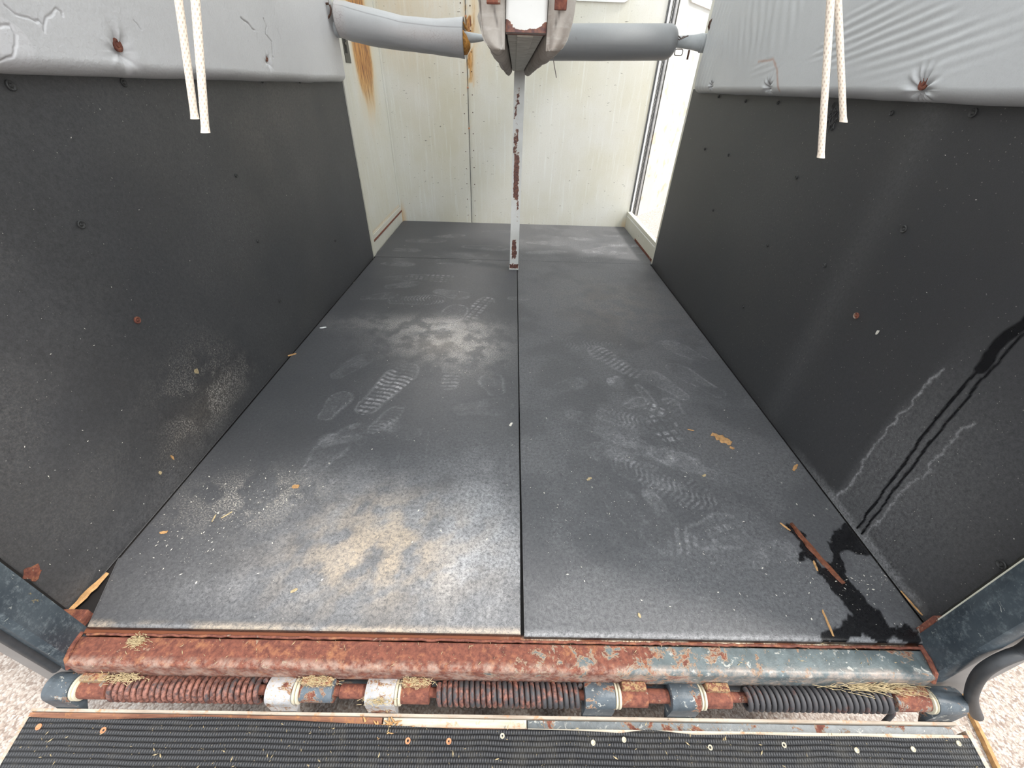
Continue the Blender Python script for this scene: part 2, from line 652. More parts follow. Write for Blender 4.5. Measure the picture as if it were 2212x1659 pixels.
def slab(name, P, off, mat, parent=None, attrs=None, smooth=True, flip=False):
    """dense sheet P (nu,nv,3) given thickness by the vector off"""
    nu, nv, _ = P.shape
    top = P.reshape(-1, 3)
    F = [grid_faces(nu, nv)]
    idx = np.arange(nu * nv).reshape(nu, nv)
    loop = np.concatenate([idx[0, :], idx[1:, -1], idx[-1, -2::-1], idx[-2:0:-1, 0]])
    n = len(loop)
    bot = top[loop] + np.array(off)
    st = nu * nv
    k = np.arange(n)
    F.append(np.stack([loop[k], st + k, st + (k + 1) % n, loop[(k + 1) % n]], -1))
    verts = np.concatenate([top, bot, [bot.mean(0)]])
    # back as quads fanned (degenerate free): use pairs around the centre
    c = st + n
    back = np.array([[st + i, c, st + (i + 2) % n, st + (i + 1) % n] for i in range(0, n - 1, 2)])
    if n % 2:
        pass
    F.append(back)
    F = np.concatenate(F)
    if flip:
        F = F[:, ::-1]
    A = None
    if attrs:
        A = {kk: np.concatenate([vv.ravel(), vv.ravel()[loop], [0.0]]) for kk, vv in attrs.items()}
    return link_mesh(name, verts, F, mat, parent, smooth, A)


class MB:
    """collects shapes for ONE mesh object"""

    def __init__(s):
        s.bm = bmesh.new()

    def box(s, x0, x1, y0, y1, z0, z1, bev=0.0, rot=None, piv=None):
        r = bmesh.ops.create_cube(s.bm, size=1)
        vs = r['verts']
        for v in vs:
            v.co = Vector(((v.co.x + .5) * (x1 - x0) + x0, (v.co.y + .5) * (y1 - y0) + y0, (v.co.z + .5) * (z1 - z0) + z0))
        if bev:
            es = list({e for v in vs for e in v.link_edges})
            rr = bmesh.ops.bevel(s.bm, geom=es, offset=bev, segments=2, affect='EDGES', profile=0.6)
            vs = list({v for f in rr['faces'] for v in f.verts} | {v for v in vs if v.is_valid})
        if rot is not None:
            bmesh.ops.rotate(s.bm, verts=vs, cent=piv or Vector((0, 0, 0)), matrix=rot)
        return s

    def prism(s, pts, axis, a, b, bev=0.0):
        """pts 2-D outline, extruded along axis from a to b"""
        def mk(p, t):
            if axis == 0:
                return (t, p[0], p[1])
            if axis == 1:
                return (p[0], t, p[1])
            return (p[0], p[1], t)
        A = [s.bm.verts.new(mk(p, a)) for p in pts]
        B = [s.bm.verts.new(mk(p, b)) for p in pts]
        n = len(pts)
        fs = [s.bm.faces.new(A[::-1]), s.bm.faces.new(B)]
        for i in range(n):
            fs.append(s.bm.faces.new((A[i], A[(i + 1) % n], B[(i + 1) % n], B[i])))
        if bev:
            es = list({e for v in A + B for e in v.link_edges})
            bmesh.ops.bevel(s.bm, geom=es, offset=bev, segments=2, affect='EDGES', profile=0.6)
        return s

    def tube(s, pts, r, n=12, caps=True, closed=False):
        pts = [Vector(p) for p in pts]
        k = len(pts)
        rs = r if hasattr(r, '__len__') else [r] * k
        rings = []
        up = Vector((0.13, 0.21, 0.97)).normalized()
        for i, p in enumerate(pts):
            if closed:
                t = (pts[(i + 1) % k] - pts[i - 1]).normalized()
            else:
                t = (pts[min(i + 1, k - 1)] - pts[max(i - 1, 0)]).normalized()
            a = up - up.dot(t) * t
            if a.length < 1e-3:
                a = Vector((1, 0, 0)) - t.x * t
            a.normalize()
            up = a
            b = t.cross(a)
            rings.append([s.bm.verts.new(p + rs[i] * (math.cos(q) * a + math.sin(q) * b))
                          for q in [2 * math.pi * j / n for j in range(n)]])
        for i in range(k if closed else k - 1):
            R0, R1 = rings[i], rings[(i + 1) % k]
            for j in range(n):
                s.bm.faces.new((R0[j], R0[(j + 1) % n], R1[(j + 1) % n], R1[j]))
        if caps and not closed:
            s.bm.faces.new(rings[0][::-1])
            s.bm.faces.new(rings[-1])
        return s

    def lathe(s, c, axis, prof, n=24, sx=1.0):
        """prof: list of (t along axis, radius)"""
        ax = Vector(axis).normalized()
        a = ax.orthogonal().normalized()
        b = ax.cross(a)
        c = Vector(c)
        rings = []
        for t, r in prof:
            rings.append([s.bm.verts.new(c + ax * t + max(r, 1e-5) * (math.cos(2 * math.pi * j / n) * a + math.sin(2 * math.pi * j / n) * b)) for j in range(n)])
        for i in range(len(rings) - 1):
            for j in range(n):
                s.bm.faces.new((rings[i][j], rings[i][(j + 1) % n], rings[i + 1][(j + 1) % n], rings[i + 1][j]))
        s.bm.faces.new(rings[0][::-1])
        s.bm.faces.new(rings[-1])
        return s

    def build(s, name, mat, parent=None, smooth=False, label=None):
        bmesh.ops.recalc_face_normals(s.bm, faces=s.bm.faces)
        me = bpy.data.meshes.new(name)
        vs = [v.co.copy() for v in s.bm.verts]
        lo = Vector((min(v.x for v in vs), min(v.y for v in vs), min(v.z for v in vs)))
        hi = Vector((max(v.x for v in vs), max(v.y for v in vs), max(v.z for v in vs)))
        org = Vector(((lo.x + hi.x) / 2, (lo.y + hi.y) / 2, lo.z))
        bmesh.ops.translate(s.bm, verts=s.bm.verts, vec=-org)
        s.bm.to_mesh(me)
        s.bm.free()
        if smooth:
            me.polygons.foreach_set('use_smooth', [True] * len(me.polygons))
            try:
                me.set_sharp_from_angle(angle=math.radians(40))
            except Exception:
                pass
        me.materials.append(mat)
        o = bpy.data.objects.new(name, me)
        o.location = org - (root_loc(parent) if parent else Vector((0, 0, 0)))
        col.objects.link(o)
        if parent:
            o.parent = parent
        if label:
            o['label'] = label
        return o


def add_attr(o, name, fn):
    me = o.data
    n = len(me.vertices)
    co = np.empty(n * 3, np.float32)
    me.vertices.foreach_get('co', co)
    co = co.reshape(-1, 3) + np.array(root_loc(o))
    a = me.attributes.new(name, 'FLOAT', 'POINT')
    a.data.foreach_set('value', np.asarray(fn(co), np.float32))


def struct(o):
    o['kind'] = 'structure'
    return o


# ------------------------------------------------------------------ key dimensions
YS = 2.238         # cross seam of the floor mats / front end of the wall liners
YF = 3.12          # inner face of the front wall
XR = 0.884         # inner face of right liner
ZL = 0.908         # top edge of the liners
GZ = -0.45         # pavement


def xl(y):         # inner face of left liner
    return -0.957 + 0.0095 * y


# ------------------------------------------------------------------ setting: pavement and shell
b = MB()
b.box(-9, 9, -9, 12, GZ - 0.1, GZ)
struct(b.build('ground', M_GROUND))

b = MB()
b.box(-0.97, 0.925, -0.0075, YF + 0.02, -0.060, -0.0135)
struct(b.build('floor', M_PLANK))

# left wall: lower skin, unseen openings added above the padding for daylight, roof rail
b = MB()
b.box(-1.010, -0.970, 0.012, 2.30, -0.12, 1.50)
b.box(-1.010, -0.970, 0.012, 2.30, 1.95, 2.15)
b.box(-1.010, -0.970, 0.012, 0.30, 1.50, 1.95)
b.box(-1.010, -0.970, 2.00, 2.30, 1.50, 1.95)
struct(b.build('wall_left', M_SKIN))
# right wall, with matching openings added for daylight
b = MB()
b.box(0.8965, 0.966, 0.022, 2.262, -0.12, 1.50)
b.box(0.8965, 0.966, 0.022, 2.262, 1.95, 2.15)
b.box(0.8965, 0.966, 0.022, 0.30, 1.50, 1.95)
b.box(0.8965, 0.966, 2.00, 2.262, 1.50, 1.95)
b.box(0.8965, 0.966, 2.262, YF, 1.97, 2.15)
wr = b.build('wall_right', MC)
struct(wr)


def wall_front():
    xs = np.linspace(-0.975, 0.912, 200)
    zs = np.linspace(-0.013, 2.15, 170)
    X, Z = np.meshgrid(xs, zs, indexing='ij')
    Y = np.full_like(X, YF) + 0.004 * (fbm(X, Z, 1.8, 3, 2) - 0.5)
    seam = np.exp(-((X + 0.37) / 0.006) ** 2)
    Y = Y + 0.004 * seam
    P = np.stack([X, Y, Z], -1)
    rust = 0.8 * np.exp(-((X + 0.352) / 0.022) ** 2) * ss(0.55, 1.2, Z) * (fbm(X * 3, Z, 9, 4, 3) > 0.52)
    rust += 0.45 * np.exp(-((X + 0.32) / 0.03) ** 2) * ss(0.8, 1.1, Z) * fbm(X * 4, Z, 9, 4, 4)
    rust += 0.55 * np.exp(-(((X + 0.942) / 0.03) ** 2)) * np.exp(-((Z) / 0.12) ** 2)
    rust += 0.4 * np.exp(-(((X - 0.895) / 0.03) ** 2)) * np.exp(-((Z - 0.01) / 0.05) ** 2)
    rust += 0.25 * ss(0.7, 1.35, Z) * ss(0.1, -0.4, X) * fbm(X, Z, 5, 4, 6)
    o = slab('wall_front', P, (0, 0.035, 0), MC, None, {'rust': rust}, True, flip=False)
    struct(o)
    m = MB()
    m.box(-0.3715, -0.3685, YF - 0.0015, YF + 0.004, -0.01, 2.1)
    m.build('panel_seam', M_DARK, o)
    z = 0.06
    k = 0
    while z < 1.40:
        for dx in (-0.030, 0.030):
            r = MB()
            c = (-0.370 + dx, YF - 0.001, z + random.uniform(-.01, .01))
            r.lathe(c, (0, -1, 0), [(-.002, .0035), (.0015, .0035), (.0025, .002)], 10)
            r.build('rivet', M_HOOK, o)
        z += 0.115
        k += 1
    for z in (0.66, 0.90, 1.27):
        r = MB()
        r.lathe((-0.3695, YF - 0.002, z), (0, -1, 0), [(-.002, .006), (.002, .006), (.0035, .003)], 12)
        r.build('screw', M_COPPER, o)
    return o


wall_front()

# window frame high on the front wall, right of centre (only its lower edge is in view)
def rrect(x0, x1, z0, z1, r, n=6):
    p = []
    for cx, cz, a0 in ((x1 - r, z1 - r, 0), (x0 + r, z1 - r, 90), (x0 + r, z0 + r, 180), (x1 - r, z0 + r, 270)):
        for k in range(n + 1):
            a = math.radians(a0 + 90 * k / n)
            p.append((cx + r * math.cos(a), cz + r * math.sin(a)))
    return p


def ring(mb, outer, inner, fn, d0, d1):
    """a frame between two outlines of the same count; fn(p, d) -> 3-D"""
    n = len(outer)
    V = [[mb.bm.verts.new(fn(p, d)) for p in o] for o in (outer, inner) for d in (d0, d1)]
    O0, O1, I0, I1 = V
    for i in range(n):
        j = (i + 1) % n
        for A, B in ((O0, O1), (O1, I1), (I1, I0), (I0, O0)):
            mb.bm.faces.new((A[i], A[j], B[j], B[i]))


zb = at(1290, 4, 1, YF)[2]
x0 = at(1232, 0, 1, YF)[0]
x1 = at(1345, 0, 1, YF)[0]
b = MB()
ring(b, rrect(x0, x1 + .05, zb, zb + 0.42, 0.05), rrect(x0 + .03, x1 + .02, zb + .03, zb + 0.39, 0.035),
     lambda p, d: (p[0], YF + d, p[1]), 0.002, -0.012)
w = b.build('window_1', M_WHITE)
struct(w)
b = MB()
b.prism(rrect(x0 + .03, x1 + .02, zb + .03, zb + 0.39, 0.035), 1, YF - 0.006, YF - 0.003)
M_GLASS = M('window_glass', 0.05, 0, (0.5, 0.6, 0.65))
M_GLASS.b.inputs['Alpha'].default_value = 0.5
b.build('window_pane', M_GLASS.m, w)

b = MB()
b.box(-1.02, 0.98, 0.0, YF + 0.04, 2.152, 2.154)
struct(b.build('ceiling', M_ROOF))

# ------------------------------------------------------------------ closed door in the left wall, forward of the liner
def left_front():
    # white edge strip between liner and door
    m = MB()
    m.box(-0.985, xl(YS) + 0.006, YS + 0.002, 2.288, -0.013, 2.15, 0.002)
    o = m.build('trim_1', MC)
    struct(o)
    # sill under the door
    m = MB()
    m.box(-0.985, -0.941, 2.290, YF - 0.003, -0.013, 0.112, 0.003)
    s = m.build('trim_2', MC)
    struct(s)
    m = MB()
    m.box(-0.9415, -0.937, 2.30, YF - 0.006, 0.070, 0.082, 0.001)
    m.build('sill_lip', M_WASHER, s, label='rusted lip along the sill')
    # door leaf
    ys = np.linspace(2.293, 3.075, 120)
    zs = np.linspace(0.117, 1.96, 200)
    Y, Z = np.meshgrid(ys, zs, indexing='ij')
    X = np.full_like(Y, -0.944) - 0.002 * fbm(Y, Z, 3, 3, 8)
    a = at(785, 120, 0, -0.944)
    yc = a[1]
    zt = a[2]
    t0 = at(764, 100, 0, -.944)[1]
    t1 = at(806, 100, 0, -.944)[1]
    hw = abs(t1 - t0) / 2
    zend = at(790, 235, 0, -.944)[2]
    wz = hw * (0.45 + 0.55 * ss(zend - 0.1, zt - 0.02, Z))
    edge = 0.25 * hw * (fbm(Y * 0, Z, 14, 3, 9) - .5)
    prof = ss(1.15, 0.55, np.abs(Y - yc + edge) / wz)
    rust = prof * (0.15 + 0.85 * ss(zend - 0.12, zt - 0.0, Z))
    rust *= ss(zend - 0.28, zend + 0.02, Z)
    rust = np.maximum(rust, 0.22 * ss(1.6, 0.6, np.abs(Y - yc) / hw) * ss(zend - 0.3, zt, Z))
    rust += 0.28 * np.exp(-((Z - 0.125) / 0.01) ** 2)
    d = slab('door_1', np.stack([X, Y, Z], -1), (-0.03, 0, 0), MC, None, {'rust': np.clip(rust, 0, 1)}, True, flip=True)
    struct(d)
    # slam latch let into the door edge
    p0 = at(740, 92, 0, -0.944)
    p1 = at(754, 136, 0, -0.944)
    ya, yb = min(p0[1], p1[1]), max(p0[1], p1[1])
    ya = max(ya, 2.300)
    yb = ya + 0.085
    za, zb = p1[2], p0[2] + 0.05
    m = MB()
    m.box(-0.948, -0.9415, ya, yb, za, zb, 0.001)
    lt = m.build('latch', M_OLIVE, d)
    m = MB()
    m.box(-0.9417, -0.9405, ya + 0.008, ya + 0.045, za + 0.04, zb - 0.004)  # proud dark plate standing in for the shade inside the recess
    m.build('latch_slot_shade', M_DARK, lt)
    m = MB()
    m.box(-0.9405, -0.936, ya + 0.014, ya + 0.035, za + 0.075, za + 0.085, 0.001)
    m.build('latch_bolt', M_OLIVE, lt)
    # corner strip at the front wall
    m = MB()
    m.box(-0.985, -0.939, 3.079, YF - 0.001, 0.115, 2.15, 0.003)
    struct(m.build('trim_3', MC))


left_front()


# ------------------------------------------------------------------ open door on the right
def right_front():
    m = MB()
    m.box(0.899, 0.932, 2.268, YF - 0.003, -0.013, 0.120, 0.003)
    s = m.build('trim_4', MC)
    struct(s)
    m = MB()
    m.box(0.8965, 0.8990, 2.30, YF - 0.02, 0.088, 0.0925, 0.0008)
    m.build('sill_lip', M_WHITE, s)
    m = MB()
    m.box(0.897, 0.9005, 2.272, YF - 0.35, -0.012, 0.010, 0.001)
    m.build('rust_line', M_WASHER, s, label='rusted bottom edge of the sill')
    # end post of the side wall beside the opening
    m = MB()
    m.box(0.8855, 0.895, 2.2405, 2.266, -0.013, 2.15, 0.001)
    m.box(0.8855, 0.895, 2.14, 2.2405, ZL + 0.004, 2.15, 0.001)
    struct(m.build('trim_5', MC))
    # hinge side jamb: aluminium strip with scalloped seal
    m = MB()
    m.box(0.914, 0.978, YF - 0.002, YF + 0.03, 0.085, 1.97, 0.002)
    j = m.build('trim_6', M_ALU)
    struct(j)
    for k, (xa, xb, mt) in enumerate(((0.916, 0.921, M_SEAL), (0.924, 0.936, M_WHITE), (0.953, 0.958, M_SEAL), (0.962, 0.972, M_ALU))):
        m = MB()
        m.box(xa, xb, YF - 0.007, YF - 0.001, 0.09, 1.96, 0.001)
        m.build('jamb_strip', mt, j)
    m = MB()
    pts = []
    z = 0.10
    i = 0
    while z < 1.95:
        pts.append((0.946 + 0.0028 * (1 if i % 2 else -1), YF - 0.005, z))
        z += 0.012
        i += 1
    m.tube(pts, 0.0022, 6)
    m.build('scalloped_seal', M_OLIVE, j)
    # door leaf, swung about 140 degrees open
    ang = math.radians(40)
    dv = np.array([math.sin(ang), math.cos(ang), 0])
    nv = np.array([math.cos(ang), -math.sin(ang), 0])   # visible face
    h0 = np.array([0.984, YF + 0.0, 0.0])
    L = 0.83
    us = np.linspace(0.004, L, 80)
    zs = np.linspace(0.088, 1.95, 150)
    U, Z = np.meshgrid(us, zs, indexing='ij')
    P = h0 + U[..., None] * dv
    P = P + nv * (0.002 * fbm(U, Z, 3, 3, 5))[..., None]
    P[..., 2] = Z
    rust = 0.35 * (fbm(U, Z, 22, 4, 12) > 0.70) * ss(1.5, 1.0, Z) + 0.2 * np.exp(-((Z - 1.28) / .03) ** 2 - ((U - .2) / .02) ** 2)
    d = slab('door_2', P, tuple(-0.035 * nv), M_DOORW, None, {'rust': rust}, True, flip=False)
    struct(d)
    q0 = atp(1487, 0, h0, nv)
    q1 = atp(1531, 22, h0, nv)
    u0 = float(np.dot(q0 - h0, dv)) - 0.006
    zz = float(q1[2]) + 0.002
    fn = lambda p, t: tuple(h0 + p[0] * dv + nv * t + np.array([0, 0, p[1]]))
    m = MB()
    ring(m, rrect(u0, u0 + 0.5, zz, zz + 0.45, 0.05), rrect(u0 + .045, u0 + .455, zz + .045, zz + 0.405, 0.035), fn, 0.001, 0.014)
    fr = m.build('window_frame', M_WHITE, d)
    m = MB()
    out = rrect(u0 + .045, u0 + .455, zz + .045, zz + 0.405, 0.035)
    A = [m.bm.verts.new(fn(p, 0.004)) for p in out]
    B = [m.bm.verts.new(fn(p, 0.007)) for p in out]
    m.bm.faces.new(A)
    m.bm.faces.new(B[::-1])
    n = len(out)
    for i in range(n):
        m.bm.faces.new((A[i], A[(i + 1) % n], B[(i + 1) % n], B[i]))
    m.build('window_pane', M_PURPLE, d, label='dark violet-grey window pane')


def door_white():
    m = M('scuffed_white_door', 0.4)
    c = m.mix(m.ramp(m.noise(3, 4), 0.4, 0.7), (0.52, 0.52, 0.49), (0.46, 0.45, 0.41))
    sc = m.noise(1.0, 4, 0.75, m.scale((30, 30, 60)))
    c = m.mix(m.ramp(sc, 0.66, 0.70, 0, 0.6), c, (0.25, 0.22, 0.18))
    ru = m.attr('rust')
    c = m.mix(m.math('MULTIPLY', ru, 1.5, clamp=True), c, (0.55, 0.33, 0.15))
    m.col(c)
    return m.m


M_DOORW = door_white()
M_PURPLE = plain('violet_grey_glass', (0.10, 0.085, 0.12), 0.15)
right_front()

# ------------------------------------------------------------------ floor mats with dust, treads and wet patches
def footprint(X, Y, cx, cy, ang, L=0.29, W=0.105, kind='bars', fade=1.0, seed=0):
    c, s = math.cos(ang), math.sin(ang)
    u = (X - cx) * c + (Y - cy) * s
    v = -(X - cx) * s + (Y - cy) * c
    t = u / L
    ins = (np.abs(t) < 0.5)
    hw = W / 2 * (0.86 + 0.16 * np.cos((t - 0.2) * 6.8)) * np.sqrt(np.clip(1 - (2 * np.abs(t)) ** 5, 0, 1))
    e = hw - np.abs(v)
    body = ss(0.0, 0.006, e) * ins
    if kind == 'bars':
        pat = ss(0.30, 0.65, 0.5 + 0.5 * np.sin(u / 0.0225 * 2 * math.pi + 1.2 * np.sin(v * 60)))
        pat = pat * (1 - 0.7 * np.exp(-(v / 0.004) ** 2))
    elif kind == 'blocks':
        pat = ss(0.2, 0.5, 0.5 + 0.5 * np.sin(u / 0.03 * 2 * math.pi)) * ss(0.15, 0.5, 0.5 + 0.5 * np.sin(v / 0.03 * 2 * math.pi))
    elif kind == 'wave':
        pat = ss(0.35, 0.7, 0.5 + 0.5 * np.sin(u / 0.016 * 2 * math.pi + 2.2 * np.sin(v * 90)))
    elif kind == 'outline':
        pat = np.exp(-(e / 0.006) ** 2) * 1.3 + 0.35
    else:
        pat = 0.7 + 0 * u
    blot = ss(0.40, 0.62, fbm(X, Y, 16, 4, 20 + seed))
    rim = 0.55 * np.exp(-(e / 0.005) ** 2) * ins * ss(.45, .6, fbm(X, Y, 11, 3, 60 + seed))
    rid = 0.75 + 0.9 * np.exp(-((fbm(X, Y, 42, 3, 80 + seed) - .5) / .05) ** 2)
    return 1.5 * fade * (body * pat * (0.15 + 0.85 * blot) + rim) * rid


FEET = [  # px, py, heading (deg from +x), kind, strength, length, width
    (840, 835, 70, 'bars', 0.34, .34, .12), (760, 790, 60, 'smear', 0.10, .20, .09),
    (723, 875, 80, 'outline', 0.16, .16, .09), (745, 940, 30, 'smear', 0.18, .16, .09), (700, 985, 75, 'outline', 0.18, .22, .10),
    (835, 905, 60, 'wave', 0.20, .16, .06), (800, 935, 65, 'outline', 0.16, .12, .06), (870, 930, -30, 'smear', 0.17, .13, .08),
    (985, 800, 80, 'bars', 0.15, .26, .11), (1065, 830, 110, 'outline', 0.13, .14, .10), (1045, 880, 10, 'smear', 0.09, .22, .09),
    (975, 685, 80, 'wave', 0.22, .30, .12), (1035, 665, 70, 'blocks', 0.22, .28, .10), (900, 648, 5, 'wave', 0.17, .30, .12),
    (820, 640, 15, 'smear', 0.15, .2, .08), (870, 615, 20, 'smear', 0.15, .2, .09), (865, 600, 10, 'outline', 0.15, .2, .09),
    (930, 600, 0, 'blocks', 0.2, .3, .12), (975, 635, -20, 'smear', 0.12, .22, .1), (1120, 645, 0, 'smear', 0.16, .12, .05),
    (860, 570, 0, 'smear', 0.2, .22, .08), (900, 560, 10, 'outline', 0.15, .3, .12), (990, 565, 5, 'smear', 0.14, .3, .12),
    (1500, 820, 125, 'outline', 0.2, .26, .10), (1325, 780, 125, 'bars', 0.22, .28, .10), (1330, 825, 0, 'smear', 0.30, .07, .09),
    (1235, 830, 25, 'smear', 0.10, .14, .08), (1435, 830, 125, 'outline', 0.2, .22, .09), (1400, 860, 105, 'smear', 0.24, .18, .03),
    (1415, 885, 150, 'blocks', 0.3, .08, .07), (1455, 880, 105, 'bars', 0.24, .12, .06), (1435, 925, 105, 'blocks', 0.3, .14, .12),
    (1370, 870, 30, 'outline', 0.2, .1, .05), (1300, 915, -25, 'outline', 0.14, .26, .09), (1345, 905, -20, 'wave', 0.2, .18, .09),
    (1325, 945, -40, 'smear', 0.14, .14, .05), (1440, 985, -30, 'smear', 0.24, .24, .08), (1370, 1005, -30, 'smear', 0.14, .3, .12),
    (1480, 760, 130, 'outline', 0.17, .22, .10), (1440, 740, 0, 'smear', 0.13, .12, .06), (1280, 745, 170, 'wave', 0.1, .3, .12),
    (1425, 1095, 115, 'smear', 0.24, .14, .05), (1350, 1100, 110, 'outline', 0.13, .14, .09), (1550, 1150, 15, 'blocks', 0.26, .17, .10),
    (1470, 1170, 160, 'bars', 0.15, .20, .09), (1590, 1195, 0, 'smear', 0.08, .15, .08), (1680, 1190, 0, 'smear', 0.10, .1, .07),
    (1430, 1040, -30, 'wave', 0.13, .3, .12), (1550, 1030, -30, 'smear', 0.08, .3, .06),
    (1300, 540, 20, 'outline', 0.16, .3, .12), (1180, 525, 0, 'smear', 0.14, .3, .1), (1240, 515, -10, 'smear', 0.18, .3, .07),
    (1350, 530, 5, 'smear', 0.3, .25, .06), (1310, 545, 0, 'smear', 0.22, .3, .08), (1390, 545, 0, 'smear', 0.16, .15, .1),
    (1260, 560, 10, 'wave', 0.12, .35, .12), (920, 520, 5, 'smear', 0.15, .3, .1), (970, 510, 15, 'smear', 0.18, .25, .08),
    (1050, 535, -5, 'smear', 0.18, .35, .1), (1010, 550, 0, 'smear', 0.12, .3, .1), (880, 540, 0, 'smear', 0.18, .2, .09),
    (1180, 545, 10, 'smear', 0.12, .3, .08), (1075, 500, 5, 'smear', 0.12, .25, .06), (1330, 510, 0, 'smear', 0.14, .2, .06),
]


def bump2(X, Y, px, py, sx, sy):
    """soft spot centred on the floor point under a pixel, radii in metres"""
    c = fl(px, py)
    return np.exp(-((X - c[0]) / sx) ** 2 - ((Y - c[1]) / sy) ** 2)


def poly_dist(X, Y, pts):
    d = np.full(X.shape, 9.0)
    for (ax, ay), (bx, by) in zip(pts[:-1], pts[1:]):
        t = np.clip(((X - ax) * (bx - ax) + (Y - ay) * (by - ay)) / ((bx - ax) ** 2 + (by - ay) ** 2 + 1e-9), 0, 1)
        d = np.minimum(d, np.hypot(X - ax - t * (bx - ax), Y - ay - t * (by - ay)))
    return d


def floor_marks(X, Y):
    n = fbm(X, Y, 7, 5, 1)
    nf = fbm(X, Y, 60, 4, 2)
    spk = ss(0.50, 0.72, fbm(X, Y, 120, 3, 3))
    dust = 0.05 + 0.06 * n
    left = X < 0.0
    # pale fibrous haze over the rear half of the left mat
    a = bump2(X, Y, 860, 1180, 0.34, 0.17) * 0.55 + bump2(X, Y, 1050, 1110, 0.12, 0.26) * 0.50 \
        + bump2(X, Y, 1060, 1290, 0.16, 0.10) * 0.30 + bump2(X, Y, 800, 1060, 0.22, 0.13) * 0.30 + bump2(X, Y, 600, 1290, 0.3, 0.06) * 0.25
    cl = 0.5 * fbm((X + Y) * 1.0, (Y - X) * 1.8, 5, 6, 5) + 0.5 * fbm(X, Y, 17, 6, 25)
    a = 0.78 * a * (0.50 + 0.75 * ss(0.25, 0.75, cl)) * (.7 + .6 * fbm(X, Y, 30, 4, 15))
    dust = dust + a * left
    tan = (bump2(X, Y, 840, 1190, 0.20, 0.12) * 0.50 + bump2(X, Y, 760, 1230, 0.14, 0.07) * 0.2 + bump2(X, Y, 830, 1110, 0.12, 0.08) * 0.2) \
        * ss(0.32, 0.68, fbm(X + Y, (Y - X) * 1.4, 15, 7, 6)) * 1.2 * left
    tan = tan + 0.65 * ss(0.018, 0.0, Y) * ss(0.35, 0.6, fbm(X, Y * 3, 13, 4, 7)) * (X < 0.0)
    dust = dust + 0.35 * ss(0.012, 0.0, Y)
    # speckled patch in the middle of the left mat
    b = bump2(X, Y, 950, 735, 0.24, 0.13) + 0.8 * bump2(X, Y, 900, 700, 0.32, 0.08) + 0.5 * bump2(X, Y, 1020, 760, 0.14, 0.16)
    b = b * (0.25 + 0.75 * ss(0.36, 0.66, fbm(X, Y, 22, 7, 8) + 0.04))
    speck = 1.1 * b * left * (1 - 0.8 * bump2(X, Y, 905, 722, .05, .03))
    dust = dust + b * 0.36 * left
    tan = tan + 0.10 * bump2(X, Y, 955, 745, 0.12, 0.08) * left
    # pale speckle drift beside the left wall
    c = bump2(X, Y, 530, 1085, 0.16, 0.09) + bump2(X, Y, 590, 1060, 0.12, 0.05)
    speck = speck + 0.75 * c * ss(.42, .55, fbm(X, Y, 20, 3, 9))
    # light general film on the right mat, plus side door sheen painted in tan and pale
    dust = dust + (X > 0) * (0.05 + 0.07 * ss(0.4, 0.6, n))
    tan = tan + (X > 0) * 0.10 * bump2(X, Y, 1330, 660, 0.3, 0.35) * ss(0.3, 0.7, fbm(X + Y, Y - X, 14, 4, 10))
    dust = dust + (X > 0) * 0.08 * bump2(X, Y, 1300, 620, 0.4, 0.5)
    for k, (px, py, h, kd, st, L, W) in enumerate(FEET):
        p = fl(px, py)
        near = (np.abs(X - p[0]) < 0.25) & (np.abs(Y - p[1]) < 0.25)
        if near.any():
            f = np.zeros(X.shape)
            f[near] = footprint(X[near], Y[near], p[0], p[1], math.radians(h), L, W, kd, st, k)
            dust = dust + 1.0 * f
    # fine scratches
    for k in range(45):
        px, py = random.uniform(700, 1600), random.uniform(500, 1340)
        p = fl(px, py)
        a0 = random.uniform(0, 3.14)
        L = random.uniform(.03, .12)
        q = (p[0] + L * math.cos(a0), p[1] + L * math.sin(a0))
        near = (np.abs(X - p[0]) < 0.14) & (np.abs(Y - p[1]) < 0.14)
        if near.any():
            d = poly_dist(X[near], Y[near], [(p[0], p[1]), q])
            dust[near] += 0.10 * np.exp(-(d / 0.0018) ** 2) * ss(.4, .6, fbm(X[near], Y[near], 50, 3, 77))
    # wet patches near the right rear corner
    wet = np.zeros(X.shape)
    wn = (fbm(X, Y, 34, 5, 11) - 0.5)
    def strip(pp, w):
        P = [tuple(fl(*q)[:2]) for q in pp]
        d = poly_dist(X + (fbm(X, Y, 45, 5, 47) - .5) * .035, Y + (fbm(X, Y, 45, 5, 48) - .5) * .035, P)
        return ss(w, w - 0.003, d)
    wet = np.maximum(wet, strip([(1712, 1140), (1740, 1175), (1765, 1215), (1800, 1245)], 0.014))
    wet = np.maximum(wet, strip([(1800, 1245), (1835, 1285), (1870, 1330), (1895, 1365)], 0.032))
    wet = np.maximum(wet, strip([(1845, 1160), (1800, 1180), (1812, 1215), (1800, 1240)], 0.018))
    wet = np.maximum(wet, strip([(1846, 1150), (1860, 1175), (1835, 1168)], 0.030))
    wet = np.maximum(wet, strip([(1790, 1375), (1850, 1350), (1930, 1365), (1975, 1372)], 0.016))
    wet = np.maximum(wet, strip([(1728, 1212), (1745, 1200)], 0.008))
    dust = dust * (1 - 0.9 * wet)
    return {'dust': np.clip(dust, 0, 1), 'tan': np.clip(tan, 0, 1), 'wet': wet, 'speck': np.clip(speck * (1 - wet), 0, 1)}


